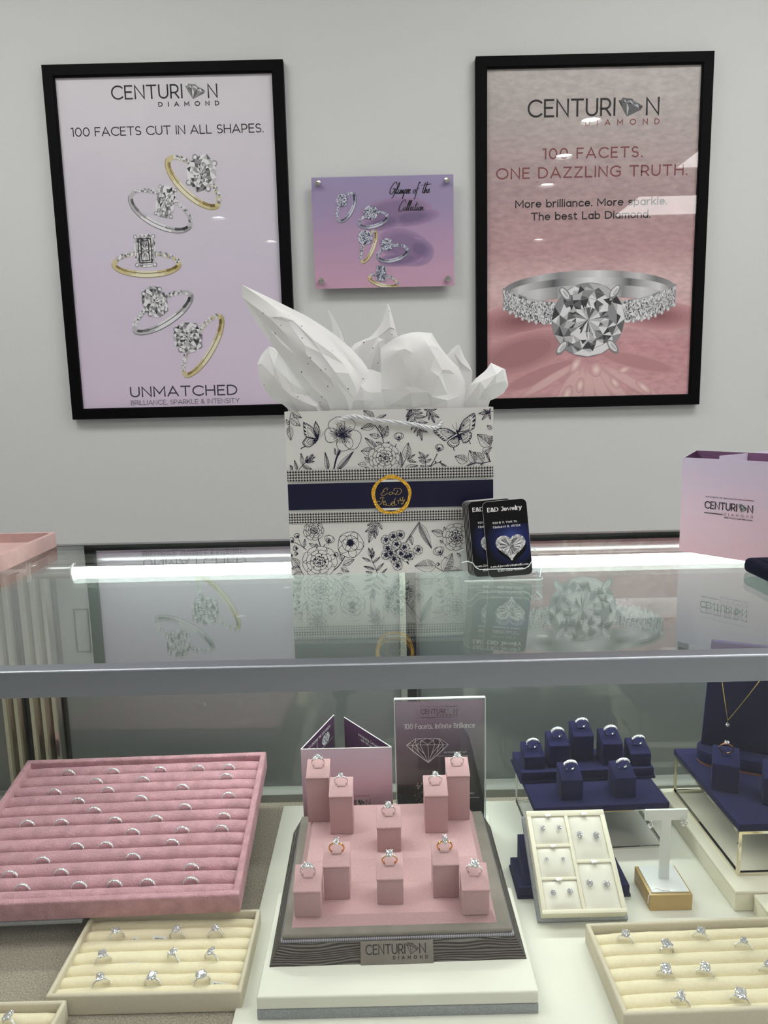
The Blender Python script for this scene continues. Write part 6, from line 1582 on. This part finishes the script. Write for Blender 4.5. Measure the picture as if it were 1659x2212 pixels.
# ================================================================== RIGHT HAND DISPLAYS
def bar_frame(t, x0, x1, y0, y1, z0, z1, s_, m):
    """four-legged bar frame; drawn in the thing's own coordinates"""
    for x in (x0, x1 - s_):
        for y in (y0, y1 - s_): G().box(x, x + s_, y, y + s_, z0, z1, bev=.0004).build('leg', m, t)
    for z in (z0, z1 - s_):
        for x in (x0, x1 - s_): G().box(x, x + s_, y0 + s_, y1 - s_, z, z + s_, bev=.0004).build('bar', m, t)
        for y in (y0, y1 - s_): G().box(x0 + s_, x1 - s_, y, y + s_, z, z + s_, bev=.0004).build('bar', m, t)
n1 = thing('display_riser', 'navy suede two-step riser on an open chrome frame, right of the dark sign', 'display riser', (.2870, .9200, DZ + .005), (0, 0, R(2)))
bar_frame(n1, -.0905, .0905, .002, .131, 0, .0590, .0028, M['chrome'])
G().box(-.0926, .0926, -.001, .128, .0592, .0685, bev=.0012).build('lower_shelf', M['navy'], n1, 40)
G().box(-.0985, .0985, .062, .128, .0687, .0725, bev=.0008).build('upper_shelf_rim', M['navy'], n1, 40)
G().box(-.0965, .0965, .0632, .1265, .0726, .0850, bev=.0012).build('upper_shelf', M['navy'], n1, 40)
NB = ('navy suede ring blocks on the chrome-framed riser', 'rings on the navy suede blocks')
NZ = DZ + .005
NU, NL = NZ + .0850, NZ + .0685
for x, y, z, h, hb, lab, rl, st_, sz in ((.2093, .9895, NU, .0189, .0292, 'low navy suede block at the left end of the upper navy step', 'ring with round stones on the leftmost navy block', 'round', .0017),
        (.2461, .9924, NU, .0335, .0430, 'navy suede block left of the tallest navy block', 'wide multi-row ring on the navy block left of the tallest', 'emerald', .0021),
        (.2853, 1.0085, NU, .0395, .0507, 'tallest navy suede block, centre of the upper navy step', 'ring with yellowish stones on the tallest navy block', 'oval', .0019),
        (.3241, .9957, NU, .0330, .0440, 'navy suede block right of the tallest navy block', 'domed ring on the navy block right of the tallest', 'round', .0021),
        (.3638, .9911, NU, .0191, .0303, 'low navy suede block at the right end of the upper navy step', 'ring with oval stones on the rightmost navy block of the upper step', 'oval', .0018),
        (.2498, .9333, NL, .0294, .0414, 'navy suede block at the left of the lower navy step', 'ring on the left navy block of the lower step', 'emerald', .0018),
        (.3233, .9355, NL, .0295, .0407, 'navy suede block at the right of the lower navy step', 'ring on the right navy block of the lower step', 'oval', .0019)):
    block_with_ring((x, y, z), h, hb, M['navy'], lab, rl, 'wide', 'silver', st_, sz, NB, False, .0297, .56, 2, .0022)

# large cream riser and navy riser at the right edge
cr_ = thing('display_riser', 'large cream riser at the right edge carrying the wide navy shelf', 'display riser', (.4110, .7960, DZ + .005), (0, 0, R(.8)))
G().box(0, .40, 0, .235, 0, .0265, bev=.0016, seg=3).build('riser_body', M['cream_box'], cr_, 40)
G().box(-.0006, .4006, -.0006, .2356, .0232, .0240, bev=.0003).build('lid_seam', M['stone'], cr_)
n2 = thing('display_riser', 'wide navy suede shelf on a polished metal frame, carrying the necklace stand', 'display riser', (.4262, .8250, DZ + .0315), (0, 0, R(.8)))
bar_frame(n2, 0, .26, 0, .196, 0, .0595, .0042, M['chrome_warm'])
G().box(-.001, .261, .000, .196, .0597, .0690, bev=.0012).build('navy_shelf', M['navy'], n2, 40)
NS = DZ + .0315 + .0690
block_with_ring((.4415, .8980, NS), .0380, .0500, M['navy'], 'tall navy suede block alone in front of the necklace stand', 'rose gold ring with small round diamond on the lone navy block', 'plain', 'rose_gold', 'round', .0026, ('navy blocks on the wide navy shelf', 'rings on the wide navy shelf'), False, .0330, .62, -24, .0030)
t, a = wedge_block('ring_block', 'navy suede block cut off by the right edge of the view', T(.4905, .8605, NS) @ rz(R(-24)), .0330, .0360, .0480, M['navy'], False, 'navy blocks on the wide navy shelf')
bu = thing('necklace_stand', 'tall navy suede necklace stand with curved foot at the right edge', 'necklace stand', (.5000, .9660, NS), (0, 0, R(-26)))
g = G(); P = [(x, z - .024) for x, z in rounded(.062, .048, .023, 8)]
g.prism(P, .0032, .0205, bev=.0014); g.build('foot', M['navy'], bu, 40)
M['tan'] = mat('tan_leather_edge', rgb(120, 74, 58), .6)
G().prism([(x * .985, y * .985) for x, y in P], 0, .0032).build('foot_edge', M['tan'], bu, 40)
m_ = T(0, .006, .0208) @ rx(R(8))
g = G(); g.hexa([(-.0570, -.004, 0), (.0570, -.004, 0), (.0570, .004, 0), (-.0570, .004, 0), (-.0490, -.004, .165), (.0490, -.004, .165), (.0490, .004, .165), (-.0490, .004, .165)], bev=.0016, mx=m_)
g.build('bust_board', M['navy'], bu, 40)
nk = thing('necklace', 'fine gold chain necklace with pear shaped diamond pendant on the navy stand', 'necklace', (.5000, .9660, NS), (0, 0, R(-26)))
mp_ = m_ @ T(0, -.0058, 0)
def chain(pts):
    P = [tuple(mp_ @ Vector(q)) for q in pts]; g = G()
    g.tube(P, [.00060 + .00022 * (i % 2) for i in range(len(P))], 6); return g
VX, VZ = -.0235, .0470
def lnk(x1, z1): return [(VX + (x1 - VX) * k / 60, -.0004, VZ + (z1 - VZ) * (k / 60) ** 1.06) for k in range(61)]
chain(lnk(-.0400, .150)).build('chain', M['yellow_gold_pale'] if 'yellow_gold_pale' in M else M['foil_pale'], nk, 50)
chain(lnk(.0300, .150)).build('chain', M['foil_pale'], nk, 50)
g = G(); gem_mesh('pear', .0036, mp_ @ T(VX, -.0012, VZ - .0068) @ rx(R(90)), g); g.build('pendant_stone', M['diamond'], nk)
G().tube([tuple(mp_ @ Vector(q)) for q in ((VX, -.0006, VZ + .0006), (VX, -.0006, VZ - .0030))], .0007, 6).build('bail', M['foil_pale'], nk)
# sliver of another cream box
t = thing('display_riser', 'cream box edge cut off by the right side, in front of the large cream riser', 'display riser', (.4320, .7640, DZ + .005))
G().box(0, .16, 0, .0300, 0, .0245, bev=.0012).build('riser_body', M['cream_box'], t, 40)
G().box(-.0005, .1605, -.0005, .0302, .0214, .0222, bev=.0002).build('lid_seam', M['stone'], t)

# navy stand below the earring box
ns = thing('display_stand', 'dark navy suede stepped stand propping up the cream earring box', 'display stand', (.2258, .8275, DZ + .005))
G().box(-.0692, .0692, 0, .062, 0, .0152, bev=.0012).build('lower_step', M['navy'], ns, 40)
G().box(-.0705, .0705, -.0008, .0628, 0, .0036, bev=.0006).build('foot_rim', M['navy'], ns, 40)
G().hexa([(-.0600, .0045, .0153), (.0600, .0045, .0153), (.0600, .060, .0153), (-.0600, .060, .0153), (-.0600, .0045, .0150 + .0004), (.0600, .0045, .0154), (.0600, .060, .0490), (-.0600, .060, .0490)]).build('upper_step', M['navy'], ns)
# earring box
EM = T(.2245, .7870, DZ + .005) @ rx(R(34))
eb = thing('earring_box', 'tilted cream earring box with five padded compartments, leaning on the navy stand', 'earring box'); eb.matrix_world = EM
G().box(-.0535, .0535, -.0020, .1240, 0, .0085, bev=.001).build('woven_base', M['woven_grey'], eb, 40)
G().box(-.0500, .0500, 0, .1235, .0086, .0220, bev=.0015, seg=3).build('box_body', M['cream_box'], eb, 40)
g = G(); zt0, zt1 = .0215, .0243
for a in ((-.0500, .0500, 0, .0050), (-.0500, .0500, .1160, .1235), (-.0500, -.0445, .0045, .1165), (.0440, .0500, .0045, .1165), (-.0022, .0022, .0045, .1165), (-.0450, -.0018, .0378, .0412), (-.0450, -.0018, .0768, .0810), (.0018, .0445, .0570, .0612)):
    g.box(a[0], a[1], a[2], a[3], zt0, zt1, bev=.0008)
g.build('compartment_frame', M['cream_box'], eb, 40)
PADS = [(-.0440, -.0026, .0816, .1156), (-.0440, -.0026, .0416, .0764), (-.0440, -.0026, .0054, .0374), (.0026, .0436, .0616, .1156), (.0026, .0436, .0054, .0566)]
for x0, x1, y0, y1 in PADS:
    n = 12; rows = []
    for i in range(n + 1):
        rows.append([(x0 + (x1 - x0) * j / n, y0 + (y1 - y0) * i / n, .0222 + .0030 * (1 - abs(2 * i / n - 1) ** 4) * (1 - abs(2 * j / n - 1) ** 4)) for j in range(n + 1)])
    G().grid(rows).build('padded_cushion', M['pad'], eb, 60)
for x, y in ((-.0232, .1182), (.0232, .1192), (-.0234, .0797), (-.0240, .0400), (.0230, .0597)):
    G().hexa([(x - .0035, y - .001, .0242), (x + .0035, y - .001, .0242), (x + .0035, y + .0006, .0242), (x - .0035, y + .0006, .0242), (x - .0033, y - .0050, .0280), (x + .0033, y - .0042, .0280), (x + .0033, y - .0032, .0284), (x - .0033, y - .0040, .0284)]).build('ribbon_tab', M['ink_white'], eb)
def stud(label, mx, r_, grp, key={}):
    if 'p' not in key:
        t = thing('stud_earring', label, 'earring', group=grp)
        gem_mesh('round', .0030).build('stone', M['diamond'], t)
        g = G()
        for k in range(4):
            a = PI / 4 + k * PI / 2
            g.tube([(.0009 * math.cos(a), .0009 * math.sin(a), -.0022), (.0027 * math.cos(a), .0027 * math.sin(a), -.0004), (.0027 * math.cos(a), .0027 * math.sin(a), .0008)], .00032, 6)
        g.build('prongs', M['silver'], t, 50)
        G().tube([(0, 0, -.0052), (0, 0, -.0018)], .0004, 8).build('post', M['silver'], t)
        key['p'] = t
    else: t = copy_tree(key['p'])
    t.matrix_world = mx @ Matrix.Scale(r_ / .0030, 4); t['label'] = label; t['group'] = grp
    return t
SG = 'diamond studs in the cream earring box'
for (x, y), r_, w_ in zip(((-0.0334, 0.0988), (-0.0123, 0.0992), (-0.0351, 0.0603), (-0.0146, 0.0601), (-0.0340, 0.0218), (-0.0140, 0.0230), (0.0117, 0.0898), (0.0323, 0.0883), (0.0115, 0.0319), (0.0313, 0.0305)), (.0034, .0032, .0026, .0025, .0034, .0034, .0041, .0041, .0040, .0040),
        ('left stud in the top left compartment', 'right stud in the top left compartment', 'left stud in the middle left compartment', 'right stud in the middle left compartment', 'left stud in the bottom left compartment', 'right stud in the bottom left compartment', 'left stud in the top right compartment', 'right stud in the top right compartment', 'left stud in the bottom right compartment', 'right stud in the bottom right compartment')):
    stud('round diamond %s of the cream earring box' % w_, EM @ T(x, y, .0290), r_, SG)

# earring T stand
ts = thing('earring_stand', 'white T-shaped earring stand on a gold base, right of the cream earring box', 'earring stand', (.3360, .8005, DZ + .005))
G().box(-.0257, .0257, 0, .0560, 0, .0208, bev=.0008).build('gold_base', M['gold_card'], ts, 40)
G().box(-.0222, .0232, .0036, .0535, .0209, .0228, bev=.0008, seg=2).build('base_plate', M['white_gloss'], ts, 40)
Tz = .1154
g = G(); P = [(-.0060, .0229), (.0060, .0229), (.0060, Tz - .0145), (.0068, Tz - .0135), (.0258, Tz - .0135), (.0258, Tz), (-.0258, Tz), (-.0258, Tz - .0135), (-.0068, Tz - .0135), (-.0060, Tz - .0145)]
g.prism(P, .0272, .0302, mx=T(.0012, 0, 0) @ XZ); g.build('t_post', M['white_gloss'], ts)
def cluster(label, loc):
    t = thing('cluster_earring', label, 'earring', loc, group='pair of cluster earrings on the T stand')
    for dx, dz, r_ in ((.0004, .0030, .0021), (-.0023, -.0010, .0022), (.0021, -.0012, .0022), (0, -.0040, .0020)):
        gem_mesh('round', r_, T(dx, -.0010, dz) @ rx(R(90))).build('stone', M['diamond'], t)
    g = G(); g.tube([(0, 0, .0034), (-.002, 0, -.001), (0, 0, -.0044), (.002, 0, -.001), (0, 0, .0034)], .0005, 6); g.build('setting', M['silver'], t, 50)
cluster('cluster diamond earring hanging at the left end of the T stand', (.3360 - .0185, .8264, DZ + .005 + .0985)); cluster('cluster diamond earring hanging at the right end of the T stand', (.3360 + .0222, .8264, DZ + .005 + .1000))
tg = thing('string_tag', 'small white string price tag on the front left of the T stand base', 'price tag', (.3260, .8060, DZ + .005 + .0230))
G().box(-.0010, .0100, .0000, .0045, 0, .0004, mx=rz(R(-8))).build('tag_paper', M['bag'], tg)
G().tube([(-.001, .002, .0004), (-.006, .0025, .0014), (-.0105, .001, .0008), (-.0170, -.0040, -.0040), (-.0185, -.0055, -.0120)], .0004, 6).build('string', M['ink_white'], tg)
